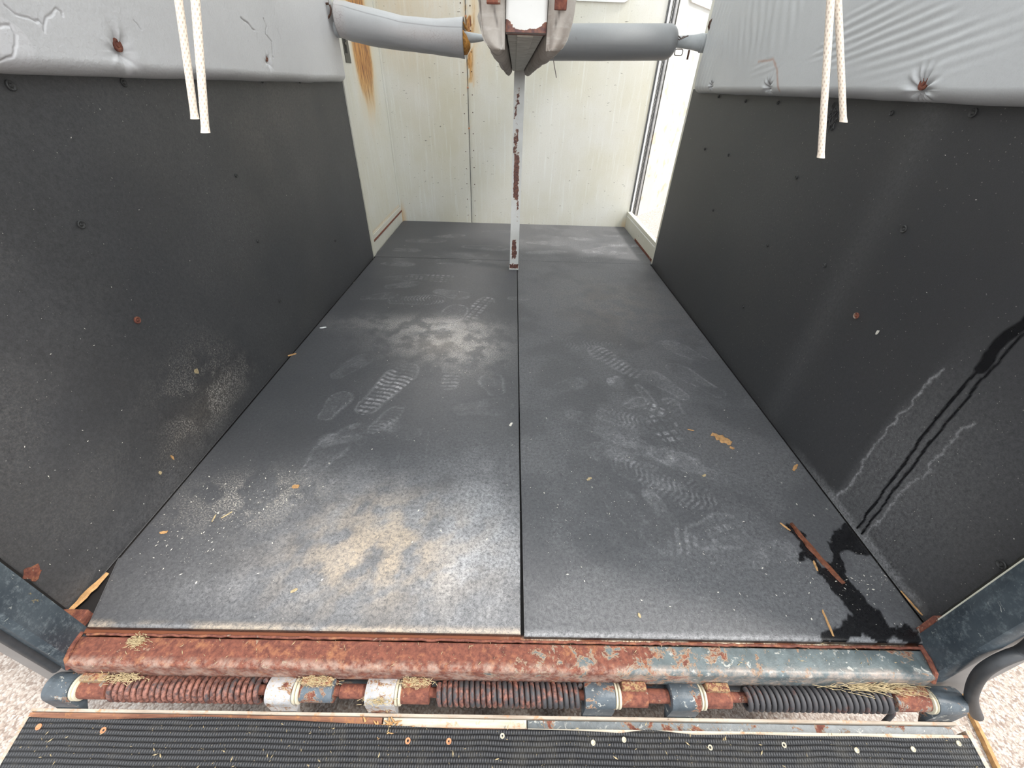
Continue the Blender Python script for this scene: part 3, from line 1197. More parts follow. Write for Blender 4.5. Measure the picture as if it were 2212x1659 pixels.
def mat_piece(fnx0, fnx1, y0, y1, nu, nv, label, rear_cut=None):
    t = np.linspace(0, 1, nu)
    ys = np.linspace(y0, y1, nv)
    T, Y = np.meshgrid(t, ys, indexing='ij')
    X0 = fnx0(Y)
    X1 = fnx1(Y)
    X = X0 + (X1 - X0) * T
    A = floor_marks(X, Y)
    Z = 0.0 * X + 0.0015 * (fbm(X, Y, 3, 3, 14) - 0.5)
    ed = np.minimum(np.minimum(X - X0, X1 - X), np.minimum(Y - y0, y1 - Y))
    Z -= 0.002 * ss(0.004, 0.0, ed)
    o = slab('rubber_mat', np.stack([X, Y, Z], -1), (0, 0, -0.0115), MR, None, A, True)
    tag(o, label, 'floor mat')
    return o


def cutl(y):       # left mat's outer edge, trimmed near the rear
    return np.where(y < 0.15, -0.896 - (y - 0.005) * 0.36, xl(y) + 0.012)


def cutr(y):
    return np.where(y < 0.04, 0.845 + (y) * 0.8, XR - 0.012)


mat_piece(cutl, lambda y: -0.0020 - 0.0012 * ss(0.3, 0.0, y), 0.0, YS - 0.003, 300, 560,
          'left rubber stall mat, with the big pale dusty patch at its rear end')
mat_piece(lambda y: 0.0020 + 0.0022 * ss(0.6, 0.0, y), cutr, -0.004, YS - 0.001, 300, 560,
          'right rubber stall mat, with the dark wet stain in its rear corner')
mat_piece(lambda y: -0.934 + 0 * y, lambda y: 0.8935 + 0 * y, YS + 0.001, YF - 0.004, 440, 220,
          'short rubber mat across the front, between the white front wall and the cross seam')


# ------------------------------------------------------------------ wall liners
def screw_mesh(name, r, mat, ringed=True):
    m = MB()
    m.lathe((0, 0, 0), (1, 0, 0), [(-.003, r), (.0012, r), (.0022, r * 0.82), (.0012, r * .5), (.0004, r * .42), (.0022, r * .30), (.0026, r * .1)], 20)
    o = m.build(name, mat, None, True)
    me = o.data
    bpy.data.objects.remove(o)
    return me


SC = {k: screw_mesh('screw_' + k, r, mt) for k, r, mt in (('w', .0085, M_BWASH), ('s', .0055, M_BWASH), ('r', .0085, M_WASHER), ('b', .0125, M_WASHER))}


def put_screw(parent, kind, p, side, name='screw'):
    o = bpy.data.objects.new(name, SC[kind])
    o.location = Vector(p) - root_loc(parent)
    o.rotation_euler = (0, 0, 0 if side > 0 else math.pi)
    col.objects.link(o)
    o.parent = parent
    return o


def wall_liner(side):
    ys = np.linspace(0.030 if side < 0 else 0.036, YS, 520 if side < 0 else 900)
    zs = np.linspace(-0.008, ZL + 0.018, 230 if side < 0 else 380)
    Y, Z = np.meshgrid(ys, zs, indexing='ij')
    if side < 0:
        X = xl(Y)
    else:
        X = np.full_like(Y, XR)
    # top edge dips slightly, and the sheet ripples a little
    top = ZL + 0.006 * (fbm(Y, Y * 0, 2.5, 3, 30 + side) - 0.5) + (0.004 if side > 0 else 0.0)
    Z = Z * (top + 0.018) / (ZL + 0.018)
    X = X - side * 0.003 * (fbm(Y, Z, 2.2, 3, 32 + side) - 0.5)
    n = fbm(Y, Z, 6, 5, 33 + side)
    dust = 0.035 + 0.06 * n if side < 0 else 0.012 * n + 0.03 * ss(.7, .1, Z)
    tan = np.zeros_like(Y)
    wet = np.zeros_like(Y)
    speck = np.zeros_like(Y)
    pl = -0.955 if side < 0 else XR
    def W(px, py):
        p = at(px, py, 0, pl)
        return p[1], p[2]
    def spot(px, py, sy, sz):
        a, b_ = W(px, py)
        return np.exp(-((Y - a) / sy) ** 2 - ((Z - b_) / sz) ** 2)
    if side < 0:
        speck += 0.8 * (0.7 * spot(450, 880, 0.14, 0.07) + 0.6 * spot(420, 820, 0.14, .09) + .4 * spot(500, 830, .15, .06)) * ss(.4, .6, fbm(Y, Z, 15, 4, 36))
        tan += 0.10 * spot(450, 880, 0.14, 0.07)
        dust += 0.10 * spot(560, 900, 0.3, 0.10) + 0.12 * ss(0.10, 0.0, Z) * ss(.9, .3, Y) * fbm(Y, Z, 14, 4, 37)
        tan += 0.10 * spot(600, 260, 0.5, 0.25) * n
        speck += 0.06 * ss(0.5, 0.75, fbm(Y, Z, 5, 3, 38))
    else:
        # two dried tide lines and two wet runs down the panel
        def line(pp, w, soft, rough):
            P = [W(*q) for q in pp]
            d = poly_dist(Y + rough * (fbm(Y, Z, 28, 5, 40) - 0.5), Z + rough * (fbm(Y, Z, 28, 5, 46) - 0.5), P)
            return np.exp(-(np.clip(d, 0, 9) / w) ** 2) if soft else ss(w, w * 0.6, d)
        t1 = [(1798, 1074), (1822, 1065), (1850, 1028), (1895, 965), (1948, 895), (2010, 835), (2045, 790)]
        t2 = [(1868, 1165), (1905, 1125), (1960, 1060), (2020, 1000), (2062, 948), (2105, 905)]
        dust += 0.50 * line(t1, 0.0030, True, 0.040)
        dust += 0.38 * line(t2, 0.0032, True, 0.040)
        # film between the tide lines
        P1 = [W(*q) for q in t1]
        yy = np.array([p[0] for p in P1])
        zz = np.array([p[1] for p in P1])
        o = np.argsort(zz)
        yedge = np.interp(Z, zz[o], yy[o])
        film = ss(0.02, -0.02, Y - yedge - 0.01) * ss(0.62, 0.2, Z) * ss(-0.36, -0.1, Y - yedge)
        dust += 0.16 * film
        dust += 0.35 * ss(0.025, 0.0, Z + 0.03 * (fbm(Y, Z, 30, 3, 41) - .5)) * ss(0.02, 0.1, Y) * ss(.62, .40, Y)
        wet = np.maximum(wet, line([(1852, 1140), (1900, 1075), (1960, 990), (2035, 885), (2090, 825), (2125, 790)], 0.0040, False, 0.010))
        wet = np.maximum(wet, line([(1862, 1152), (1910, 1090), (1975, 1000), (2050, 905), (2110, 835), (2160, 780), (2212, 722)], 0.0036, False, 0.010))
        wet = np.maximum(wet, line([(2118, 798), (2150, 750), (2212, 695), (2260, 640)], 0.014, False, 0.018))
        dust *= (1 - wet)
        dust += 0.05 * spot(1650, 450, .3, .25)
        # abraded rough streak
        dust += 0.05 * np.exp(-((Y - W(1900, 460)[0]) / 0.05) ** 2)
    nm = 'rubber_wall_liner'
    o = slab(nm, np.stack([X, Y, Z], -1), (side * 0.010, 0, 0), MW, None,
             {'dust': np.clip(dust, 0, 1), 'tan': np.clip(tan, 0, 1), 'wet': wet, 'speck': np.clip(speck, 0, 1)}, True, flip=(side > 0))
    if side < 0:
        tag(o, 'black rubber kick panel on the left wall, below the peeling grey padding', 'wall liner')
        for px, py, k in [(25, 197, 'w'), (265, 188, 'w'), (560, 180, 's'), (176, 494, 'w'), (297, 698, 'r'), (600, 653, 's'),
                          (552, 524, 's'), (718, 522, 's'), (505, 383, 's'), (640, 180, 's')]:
            a, c = W(px, py)
            x = float(xl(a)) + 0.0015
            put_screw(o, k, (x, a, c), 1)
        a, c = W(72, 1237)
        m = MB()
        th = [(a + (0.013 + .003 * math.sin(5 * t)) * math.cos(t), c + (0.017 + .004 * math.cos(3 * t)) * math.sin(t)) for t in [k * math.pi / 9 for k in range(18)]]
        m.prism(th, 0, xl(a) - 0.001, xl(a) + 0.0015)
        m.build('rust_spot', M_WASHER, o)
    else:
        tag(o, 'black rubber kick panel on the right wall, with two wet drip lines near the rear', 'wall liner')
        for px, py, k in [(2097, 255, 'w'), (1924, 250, 's'), (1949, 503, 'w'), (1847, 688, 'r'), (1720, 387, 's'), (1658, 533, 's'),
                          (1605, 665, 's'), (1540, 457, 's'), (1522, 325, 's'), (1573, 338, 's'), (1552, 212, 's'), (1610, 222, 's'),
                          (1680, 226, 's'), (1780, 577, 's'), (2158, 1225, 'w')]:
            a, c = W(px, py)
            put_screw(o, k, (XR - 0.0015, a, c), -1)
        a, c = W(1801, 252)
        m = MB()
        for k in range(60):
            t = random.uniform(0, 6.28)
            r = math.sqrt(random.random())
            yy = a + 0.034 * r * math.cos(t)
            zz = c + 0.040 * r * math.sin(t)
            t2 = random.uniform(-.5, .5)
            m.tube([(XR - 0.001, yy, zz), (XR - 0.003, yy + .006 * math.sin(t2), zz + .007), (XR - 0.001, yy + .012 * math.sin(t2), zz + .013)], 0.0014, 5)
        m.build('scraped_patch', M_BWASH, o)
    return o


wall_liner(-1)
wall_liner(1)


# ------------------------------------------------------------------ quilted grey padding
def wall_pad(side):
    y0, y1 = 0.03, (2.205 if side < 0 else 2.135)
    z0, z1 = ZL, 1.46
    if side < 0:
        ys = np.concatenate([np.linspace(y0, .48, 60), np.linspace(.48, .95, 400)[1:], np.linspace(.95, y1, 320)[1:]])
    else:
        ys = np.linspace(y0, y1, 800)
    ph = np.linspace(0, 1, 300) ** 1.6
    Y, T = np.meshgrid(ys, ph, indexing='ij')
    # profile: rolls out from the wall at the lower edge
    r = 0.030
    Z = z0 + (z1 - z0) * T
    depth = 0.040 * np.sqrt(np.clip(1 - (1 - np.clip((Z - z0) / r, 0, 1)) ** 2, 0, 1))
    depth *= np.sqrt(np.clip(1 - (1 - np.clip((y1 - Y) / 0.025, 0, 1)) ** 2, 0, 1))
    low = 0.006 * (fbm(Y, Y * 0, 2.2, 3, 50 + side) - 0.5) + 0.004 * (fbm(Y, Y * 0, 9, 2, 52 + side) - 0.5)
    if side > 0:
        low = low + 0.004 - 0.004 * ss(1.0, 0.3, Y)
    Z = Z + low * ss(0.12, 0.0, T)
    depth += 0.005 * (fbm(Y, Z, 3, 3, 53 + side) - .5) * ss(0, .1, T)
    dark = np.zeros_like(Y)
    peel = np.zeros_like(Y)
    rust = np.zeros_like(Y)
    pl = -0.914 if side < 0 else 0.846
    def W(px, py):
        p = at(px, py, 0, pl)
        return p[1], p[2]
    def W2(q):
        return W(*q)
    Yw = Y + 0.010 * (fbm(Y, Z, 40, 4, 55) - .5)
    Zw = Z + 0.010 * (fbm(Y, Z, 40, 4, 65) - .5)
    def dimple(a, c, s, dep, folds=9, fl_=0.004):
        dy, dz = Y - a, Z - c
        rr = np.hypot(dy, dz)
        th = np.arctan2(dz, dy)
        return -dep * np.exp(-(rr / s) ** 2.2) + fl_ * np.sin(th * folds + 3 * vnoise(th * 2, rr * 0)) * np.exp(-((rr - s) / (s * 1.1)) ** 2)
    btn = []
    if side < 0:
        for (px, py, s, dp, k) in [(265, 113, .024, .014, 'b'), (574, 133, .013, .010, 'r')]:
            a, c = W(px, py)
            depth += dimple(a, c, s, dp, 5, 0.002)
            btn.append((a, c, k, dp))
        # cracks where the vinyl split, and the peeled corner
        def crack(pp, w, dp):
            P = [W2(q) for q in pp]
            d = poly_dist(Yw, Zw, P)
            return np.exp(-(np.clip(d, 0, 9) / w) ** 2) * dp
        for pp, w, dp in [([(515, 38), (543, 64)], .0022, .8), ([(563, 40), (570, 58), (568, 75), (580, 90), (583, 125)], .0018, .6),
                          ([(286, 45), (295, 55), (300, 63)], .002, .35), ([(592, 60), (600, 82)], .0025, .25), ([(548, 70), (552, 85)], .002, .2)]:
            c = crack(pp, w, dp)
            depth -= 0.004 * c
            dark += c * 0.8
            peel += crack([(x + 6, y) for x, y in pp], w * 3, dp * .35)
        # peeled flap: boundary runs from top (60,0) round (130,50),(100,90) to (0,130)
        B = [W2(q) for q in [(-60, 128), (5, 132), (28, 120), (34, 100), (30, 70), (20, 55), (0, 60)]]
        d = poly_dist(Yw, Zw, B)
        dark += 0.6 * np.exp(-(np.clip(d, 0, 9) / .0016) ** 2)
        depth -= 0.002 * np.exp(-(np.clip(d, 0, 9) / .0020) ** 2)
        a1, c1 = W(5, 95)
        peel += 0.8 * (((Y - a1) / .055) ** 2 + ((Z - c1) / .038) ** 2 + .6 * (fbm(Y, Z, 30, 3, 57) - .5) < 1)
        B = [W2(q) for q in [(5, 10), (30, 30), (60, 40), (75, 48), (84, 45), (95, 55), (93, 68), (100, 38), (120, 20), (132, 30), (135, 38)]]
        d = poly_dist(Yw, Zw, B)
        dark += 0.45 * np.exp(-(np.clip(d, 0, 9) / .0015) ** 2)
        depth -= 0.0018 * np.exp(-(np.clip(d, 0, 9) / .0020) ** 2)
        peel += 0.3 * np.exp(-(np.clip(d - .003, 0, 9) / .004) ** 2)
        # gathers at the front end
        g = ss(0.30, 0.0, y1 - Y) * np.sin((Y * 60 + Z * 24) + 4 * fbm(Y, Z, 6, 2, 59))
        depth += 0.0028 * g * ss(1.0, 1.12, Z)
    else:
        for (px, py, s, dp, k) in [(1981, 195, .022, .014, 'b'), (1657, 190, .016, .018, None), (1536, 186, .013, .014, None)]:
            a, c = W(px, py)
            depth += dimple(a, c, s, dp, 11, 0.0030)
            dark += 0.75 * np.exp(-(np.hypot((Y - a) / .7, Z - c) / (.0065)) ** 2) if k is None else 0
            btn.append((a, c, k, dp))
        # long drag wrinkles
        wv = np.sin((Y * 1.0 - Z * 0.55) * 120 + 5 * fbm(Y, Z, 5, 3, 60))
        am = ss(0.45, 0.75, fbm(Y, Z * .5, 4, 3, 61)) * ss(0.97, 1.10, Z)
        depth += 0.0010 * wv * am
        p_, q_ = np.array(W(1700, 150)), np.array(W(2010, 10))
        d_ = (q_ - p_) / np.linalg.norm(q_ - p_)
        al = (Y - p_[0]) * d_[0] + (Z - p_[1]) * d_[1]
        ac = -(Y - p_[0]) * d_[1] + (Z - p_[1]) * d_[0]
        am2 = ss(0.93, 1.02, Z) * ss(0.50, 0.75, Y) * ss(1.7, 1.35, Y) * ss(.35, .6, fbm(al * .35, ac, 12, 3, 66))
        depth += 0.0009 * am2 * np.sin(ac * 300 + 6 * fbm(al * .4, ac, 7, 3, 67))
        g = ss(0.35, 0.0, y1 - Y) * np.sin(Y * 170 + Z * 30 + 3 * fbm(Y, Z, 9, 2, 62))
        depth += 0.0018 * g
        P = [W2(q) for q in [(1640, 133), (1665, 130), (1672, 128), (1680, 150), (1682, 195)]]
        d = poly_dist(Y, Z, P) + 0.004 * (fbm(Y, Z, 60, 3, 63) - .5)
        rust += 0.6 * np.exp(-(np.clip(d, 0, 9) / .0040) ** 2)
    if side < 0:
        X = xl(Y) - 0.0005 + depth
    else:
        X = XR + 0.0005 - depth
    o = slab('wall_pad', np.stack([X, Y, Z], -1), (side * 0.006, 0, 0), M_VINYL if side < 0 else M_VINYLR, None,
             {'dark': np.clip(dark, 0, 1), 'peel': np.clip(peel, 0, 1), 'rust': np.clip(rust, 0, 1)}, True, flip=(side > 0))
    if side < 0:
        tag(o, 'grey vinyl wall padding on the left, torn and peeling at its rear', 'wall padding')
    else:
        tag(o, 'grey vinyl wall padding on the right, smooth with drag wrinkles and one rusty button', 'wall padding')
    for a, c, k, dp in btn:
        if k:
            x = (float(xl(a)) + 0.040 - dp + 0.0045) if side < 0 else (XR - 0.040 + dp - 0.0045)
            put_screw(o, k, (x, a, c), -side, 'button')
    return o


wall_pad(-1)
wall_pad(1)

# strips of wall above/behind the padding up to the added openings are covered by the pads


# ------------------------------------------------------------------ rear frame: sill beam, corner posts, seals
def sill():
    t = empty('sill_beam', (-0.03, -0.035, -0.075), 'rusted steel sill beam along the rear edge of the floor', 'sill beam')
    # rounded-corner section in the y-z plane
    prof = []
    y0, y1, z0, z1, r = -0.0635, -0.0135, -0.075, -0.011, 0.010
    for cy, cz, a0 in ((y1 - .003, z1 - .003, 0), (y0 + r, z1 - r, 90), (y0 + r, z0 + r, 180), (y1 - r, z0 + r, 270)):
        rr = 0.003 if a0 == 0 else r
        for k in range(7):
            a = math.radians(a0 + 90 * k / 6)
            prof.append((cy + rr * math.cos(a), cz + rr * math.sin(a)))
    nx = 260
    xs = np.linspace(-0.893, 0.826, nx)
    n = len(prof)
    V = np.zeros((nx, n, 3))
    V[..., 0] = xs[:, None]
    P = np.array(prof)
    V[..., 1] = P[:, 0]
    V[..., 2] = P[:, 1]
    # the ends are mitred against the posts
    fr = (V[..., 1] - y0) / (y1 - y0)
    V[0, :, 0] = -0.893 - 0.010 * fr[0]
    V[-1, :, 0] = 0.826 + 0.012 * fr[-1]
    dn = 0.0009 * (fbm(V[..., 0], V[..., 1] * 2 + V[..., 2], 40, 3, 70) - .5)
    V[..., 2] += dn
    F = grid_faces(nx, n, 0, True)
    verts = V.reshape(-1, 3)
    caps = [list(range(n)), list(range((nx - 1) * n, nx * n))[::-1]]
    faces = [list(f) for f in F] + caps
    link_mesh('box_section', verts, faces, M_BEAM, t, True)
    # flaking upstand against the mats
    m = MB()
    pts = [(x, -0.0105 + 0.001 * random.uniform(-1, 1), -0.0085 + 0.0015 * random.uniform(-1, 1)) for x in np.linspace(-0.89, 0.835, 140)]
    m.tube(pts, 0.0026, 6)
    m.build('flaking_lip', M_RUST, t)
    # corner welds
    m = MB()
    m.tube([(-0.9035, -0.008, -0.009), (-0.901, -0.03, -0.008), (-0.893, -0.055, -0.010), (-0.893, -0.064, -0.03)], 0.0045, 8)
    m.build('weld', M_RUST, t)
    m = MB()
    m.tube([(0.8375, -0.006, -0.009), (0.834, -0.03, -0.008), (0.828, -0.055, -0.010), (0.828, -0.064, -0.03)], 0.0050, 8)
    m.build('weld', M_WASHER, t)
    # strip of channel under the beam, between the hinge blocks
    m = MB()
    m.box(-0.90, 0.835, -0.058, -0.020, -0.112, -0.076, 0.002)
    m.build('lower_channel', M_KBLUE, t)
    return t


sill()


def corner_post(side):
    if side < 0:
        t = empty('corner_post', (-0.95, -0.02, -0.45), 'blue-grey painted rear corner post at the left, beside the rusted end of the sill', 'post')
        m = MB()
        m.prism([(-0.9055, 0.004), (-0.903, -0.006), (-0.900, -0.048), (-0.908, -0.0575), (-0.925, -0.0575), (-0.925, 0.004)], 2, -0.062, 2.15)
        m.build('post_face', M_POST, t, True)
        m = MB()
        m.prism([(-0.925, 0.004), (-0.925, -0.052), (-1.010, -0.052), (-1.012, 0.010)], 2, -0.135, 2.15)
        m.build('outer_skin', M_SKIN, t)
        m = MB()
        m.box(-0.925, -0.895, -0.053, -0.014, -0.135, -0.063, 0.002)
        m.build('foot_plate', M_SKIN, t)
        m = MB()
        pts = [(-0.930, -0.060, z) for z in np.linspace(-0.045, 2.1, 12)]
        m.tube(pts, 0.0085, 10)
        s = m.build('rubber_seal', M_SEAL, t, True)
        m = MB()
        m.box(-0.960, -0.909, 0.0045, 0.029, -0.0130, 0.010, 0.002)
        m.build('rust_flake', M_WASHER, t)
    else:
        t = empty('corner_post', (0.9, -0.02, -0.45), 'blue-grey painted rear corner post at the right, behind the hooked rubber seal', 'post')
        m = MB()
        m.prism([(0.8405, 0.0), (0.838, -0.010), (0.837, -0.052), (0.845, -0.0585), (0.862, -0.0585), (0.862, 0.014), (0.846, 0.014)], 2, -0.045, 2.15)
        m.build('post_face', M_POST, t, True)
        m = MB()
        m.prism([(0.862, 0.014), (0.862, -0.052), (0.970, -0.052), (0.972, 0.020)], 2, -0.160, 2.15)
        m.build('outer_skin', M_SKIN, t)
        m = MB()
        m.box(0.834, 0.862, -0.053, -0.014, -0.145, -0.047, 0.002)
        m.build('foot_plate', M_SKIN, t)
        m = MB()
        m.box(0.8475, 0.881, 0.0145, 0.0175, 0.06, 1.6, 0.001)
        m.build('cream_edge', MC, t)
        m = MB()
        m.box(0.8475, 0.881, 0.0145, 0.0260, -0.012, 0.058, 0.002)
        m.build('rust_flake', M_WASHER, t)
        # rubber seal that follows the post and hooks away at the bottom
        q = [(2212, 1405), (2180, 1418), (2150, 1432), (2122, 1452), (2104, 1480), (2098, 1512), (2110, 1545)]
        pts = []
        for k in range(8):
            pts.append((0.872, -0.064, 0.55 - 0.05 * k))
        for k, (a, c) in enumerate(q):
            yv = -0.066 - 0.004 * k
            pts.append(tuple(at(a, c, 1, yv)))
        pts = [Vector(p) for p in pts]
        # Catmull smoothing
        sm = []
        for i in range(len(pts) - 1):
            p0, p1_, p2, p3 = pts[max(i - 1, 0)], pts[i], pts[i + 1], pts[min(i + 2, len(pts) - 1)]
            for k in range(5):
                u = k / 5
                sm.append(0.5 * ((2 * p1_) + (-p0 + p2) * u + (2 * p0 - 5 * p1_ + 4 * p2 - p3) * u * u + (-p0 + 3 * p1_ - 3 * p2 + p3) * u ** 3))
        sm.append(pts[-1])
        m = MB()
        m.tube(sm, 0.0105, 14)
        o = m.build('rubber_seal', M_SEAL, t, True)
    return t


corner_post(-1)
corner_post(1)

# ------------------------------------------------------------------ ramp, hinge and springs
HY, HZ = -0.0800, -0.078      # hinge axis


def hx(px, py=1490):
    return float(at(px, py, 2, HZ + 0.0)[0])


SL = 0.26


def rz(y):           # top surface of the ramp boards
    return -0.118 + SL * (y + 0.108)


def ramp():
    t = empty('loading_ramp', (-0.03, -0.7, -0.45), 'lowered loading ramp with black ribbed rubber, hinged below the sill', 'ramp')
    xa, xb = -0.985, 0.918
    yend = -1.38
    # core board
    m = MB()
    m.prism([(-0.125, rz(-0.125)), (yend, rz(yend)), (yend, rz(yend) - 0.035), (-0.125, rz(-0.125) - 0.035)], 0, xa + 0.008, xb - 0.008)
    m.build('ramp_board', M_EDGEWOOD, t)
    # metal lip along the hinge edge
    m = MB()
    m.prism([(-0.1050, rz(-.105) + 0.001), (-0.1100, rz(-.110) + 0.001), (-0.1100, rz(-.110) - 0.04), (-0.1050, rz(-.105) - 0.04)], 0, xa + 0.002, xb - 0.02, 0.001)
    m.build('metal_lip', M_EDGELIP, t)
    # brown wooden batten on the left, cream and blue flaking batten on the right
    xm = hx(815, 1550)
    m = MB()
    m.prism([(-0.1108, rz(-.1108) - 0.001), (-0.145, rz(-.145) + 0.001), (-0.145, rz(-.145) - 0.03), (-0.1125, rz(-.1125) - 0.03)], 0, xa + 0.002, xm, 0.001)
    m.build('edge_batten', M_EDGEWOOD, t, label='brown weathered wooden batten')
    xc = hx(1140, 1560)
    m = MB()
    m.prism([(-0.1108, rz(-.1108) - 0.003), (-0.145, rz(-.145) - 0.001), (-0.145, rz(-.145) - 0.03), (-0.1125, rz(-.1125) - 0.03)], 0, xm + 0.003, xc, 0.001)
    m.build('edge_batten', M_EDGECREAM, t, label='cream painted batten, flaking')
    m = MB()
    m.prism([(-0.1108, rz(-.1108) - 0.006), (-0.124, rz(-.124) - 0.006), (-0.124, rz(-.124) - 0.03), (-0.1125, rz(-.1125) - 0.03)], 0, xc + 0.002, xb - 0.03, 0.001)
    m.build('blue_channel', M_EDGEBLUE, t, label='blue-grey flaking channel')
    m = MB()
    m.prism([(-0.1245, rz(-.124) + 0.001), (-0.150, rz(-.150) + 0.001), (-0.150, rz(-.150) - 0.03), (-0.1245, rz(-.1245) - 0.03)], 0, xc + 0.002, xb - 0.02, 0.001)
    m.build('cream_batten', M_EDGECREAM, t)
    # rotten break between the battens
    m = MB()
    for k in range(46):
        x = xm + random.gauss(0.012, 0.018)
        y = random.uniform(-0.145, -0.116)
        a = random.uniform(0, 3.14)
        L = random.uniform(.004, .016)
        z = rz(y) + random.uniform(0, .004)
        m.tube([(x, y, z), (x + L * math.cos(a), y + L * .6 * math.sin(a), z + random.uniform(-.001, .004))], [0.0022, 0.0008], 5)
    m.build('rotten_wood', M_WOOD, t)
    # side strips
    for s, x in ((-1, xa), (1, xb - 0.010)):
        m = MB()
        m.prism([(-0.118, rz(-0.118) + 0.0015), (yend, rz(yend) + 0.0015), (yend, rz(yend) - 0.04), (-0.118, rz(-0.118) - 0.04)], 0, x, x + 0.010, 0.001)
        m.build('side_strip', M_EDGELIP, t)
    # ribbed rubber sheet with a wavy cut edge
    nx, ny = 420, 260
    xs = np.linspace(xa + 0.010, xb - 0.012, nx)
    v = np.linspace(0, 1, ny) ** 1.6
    X, V = np.meshgrid(xs, v, indexing='ij')
    ppx = np.array([60, 200, 300, 440, 600, 760, 860, 1000, 1130, 1250, 1340, 1400, 1500, 1620, 1740, 1850, 1960, 2080])
    ppy = np.array([1551, 1557, 1555, 1551, 1557, 1565, 1570, 1577, 1577, 1580, 1585, 1578, 1589, 1588, 1592, 1592, 1596, 1596])
    ed = [at(a, c, 2, rz(-.13)) for a, c in zip(ppx, ppy)]
    ex = np.array([e[0] for e in ed])
    ey = np.array([e[1] for e in ed])
    top = np.interp(X, ex, ey)
    Y = top + (yend - top) * V
    Z = rz(Y) + 0.0045 + 0.0015 * fbm(X, Y, 6, 3, 80)
    slab('ribbed_mat', np.stack([X, Y, Z], -1), (0, 0, -0.0035), M_RIB, t, None, True, flip=True)
    # screws through the sheet
    def washer(px, py, mat, r=0.0052):
        p = at(px, py, 2, rz(-.15))
        c = (p[0], p[1], rz(p[1]) + 0.0048)
        m = MB()
        m.lathe(c, (0, -SL, 1), [(-.001, r), (.0018, r), (.0022, r * .8), (.0010, r * .55), (.0004, r * .3)], 14)
        return m.build('screw', mat, t)
    for px, py in [(91, 1573), (229, 1580), (882, 1602), (970, 1603)]:
        washer(px, py, M_COPPER)
    for px, py in [(1280, 1606), (1346, 1600), (1532, 1616), (1690, 1611), (1847, 1622), (1968, 1620), (2064, 1608), (1085, 1592)]:
        washer(px, py, M_NYLON, 0.0045)
    return t


RAMP = ramp()


def sleeve(parent, name, px0, px1, r, mat, py=1490, label=None, hollow=True):
    xa, xb = hx(px0, py), hx(px1, py)
    m = MB()
    m.lathe((xa, HY, HZ), (1, 0, 0), [(0.0, r * .72), (0, r - .0015), (.0015, r), (xb - xa - .0015, r), (xb - xa, r - .0015), (xb - xa, r * .72)], 32)
    return m.build(name, mat, parent, True, label)


def ramp_knuckle(px0, px1, mat, r=0.0245, label=None):
    """sleeve with a skirt reaching down to the ramp's lip: welded to the ramp"""
    xa, xb = hx(px0), hx(px1)
    m = MB()
    pts = []
    # teardrop section in y-z: circle plus a leg toward the ramp edge
    for k in range(0, 21):
        a = math.radians(-60 + 250 * k / 20)
        pts.append((HY + r * math.cos(a), HZ + r * math.sin(a)))
    pts.append((-0.1040, rz(-.105) + 0.000))
    pts.append((-0.1040, rz(-.105) - 0.030))
    pts.append((HY - 0.006, HZ - r - 0.010))
    m.prism(pts, 0, xa, xb, 0.0015)
    return m.build('hinge_knuckle', mat, RAMP, True, label)


ramp_knuckle(585, 640, M_KWHITE, label='white flaking hinge knuckle, caked with straw')
ramp_knuckle(796, 858, M_KWHITE, label='white flaking hinge knuckle, caked with straw')
ramp_knuckle(1259, 1322, M_KBLUE, label='blue chipped hinge knuckle')
ramp_knuckle(1440, 1500, M_KBLUE, label='pale grey chipped hinge knuckle')
ramp_knuckle(112, 166, M_KBLUE, label='blue-grey end knuckle')
ramp_knuckle(1990, 2048, M_KBLUE, label='blue-grey end knuckle')


def hinge():
    t = empty('ramp_hinge', (-0.03, HY, HZ - 0.05), 'long rusted hinge rod and fixed knuckles below the sill beam', 'hinge')
    m = MB()
    m.lathe((hx(118), HY, HZ), (1, 0, 0), [(0, .0090), (hx(2040) - hx(118), .0090)], 20)
    m.build('hinge_rod', M_RUST, t, True)
    for a, c in ((737, 797), (1392, 1440)):
        sleeve(t, 'spacer_tube', a, c, 0.0125, M_RUST)
    for a, c, mt in ((180, 240, M_RUST), (655, 725, M_RUSTHALF), (870, 930, M_RUST), (1336, 1392, M_RUSTHALF), (1513, 1567, M_RUST), (1910, 1980, M_RUSTHALF)):
        xa, xb = hx(a), hx(c)
        m = MB()
        r = 0.0195
        pts = []
        for k in range(0, 25):
            an = math.radians(75 + 285 * k / 24)
            pts.append((HY + r * math.cos(an), HZ + r * math.sin(an)))
        pts.append((-0.0640, HZ + 0.002))
        pts.append((-0.0640, HZ + 0.018))
        m.prism(pts, 0, xa, xb, 0.001)
        kn = m.build('fixed_knuckle', mt, t, True)
        m = MB()
        m.box(xa + 0.002, xb - 0.004, -0.0790, -0.0642, HZ + 0.012, HZ + 0.030, 0.003)
        m.build('weld_block', M_STRAWBLOCK, kn)
    for a in (167, 641, 858, 1323, 1501, 1981):
        for k in range(2):
            xa = hx(a) + 0.0068 * k
            m = MB()
            m.lathe((xa, HY, HZ), (1, 0, 0), [(0, .010), (0, .0215), (.001, .0228), (.0042, .0228), (.0052, .0215), (.0052, .010)], 32)
            m.build('nylon_washer', M_NYLON, t, True)
    return t


hinge()


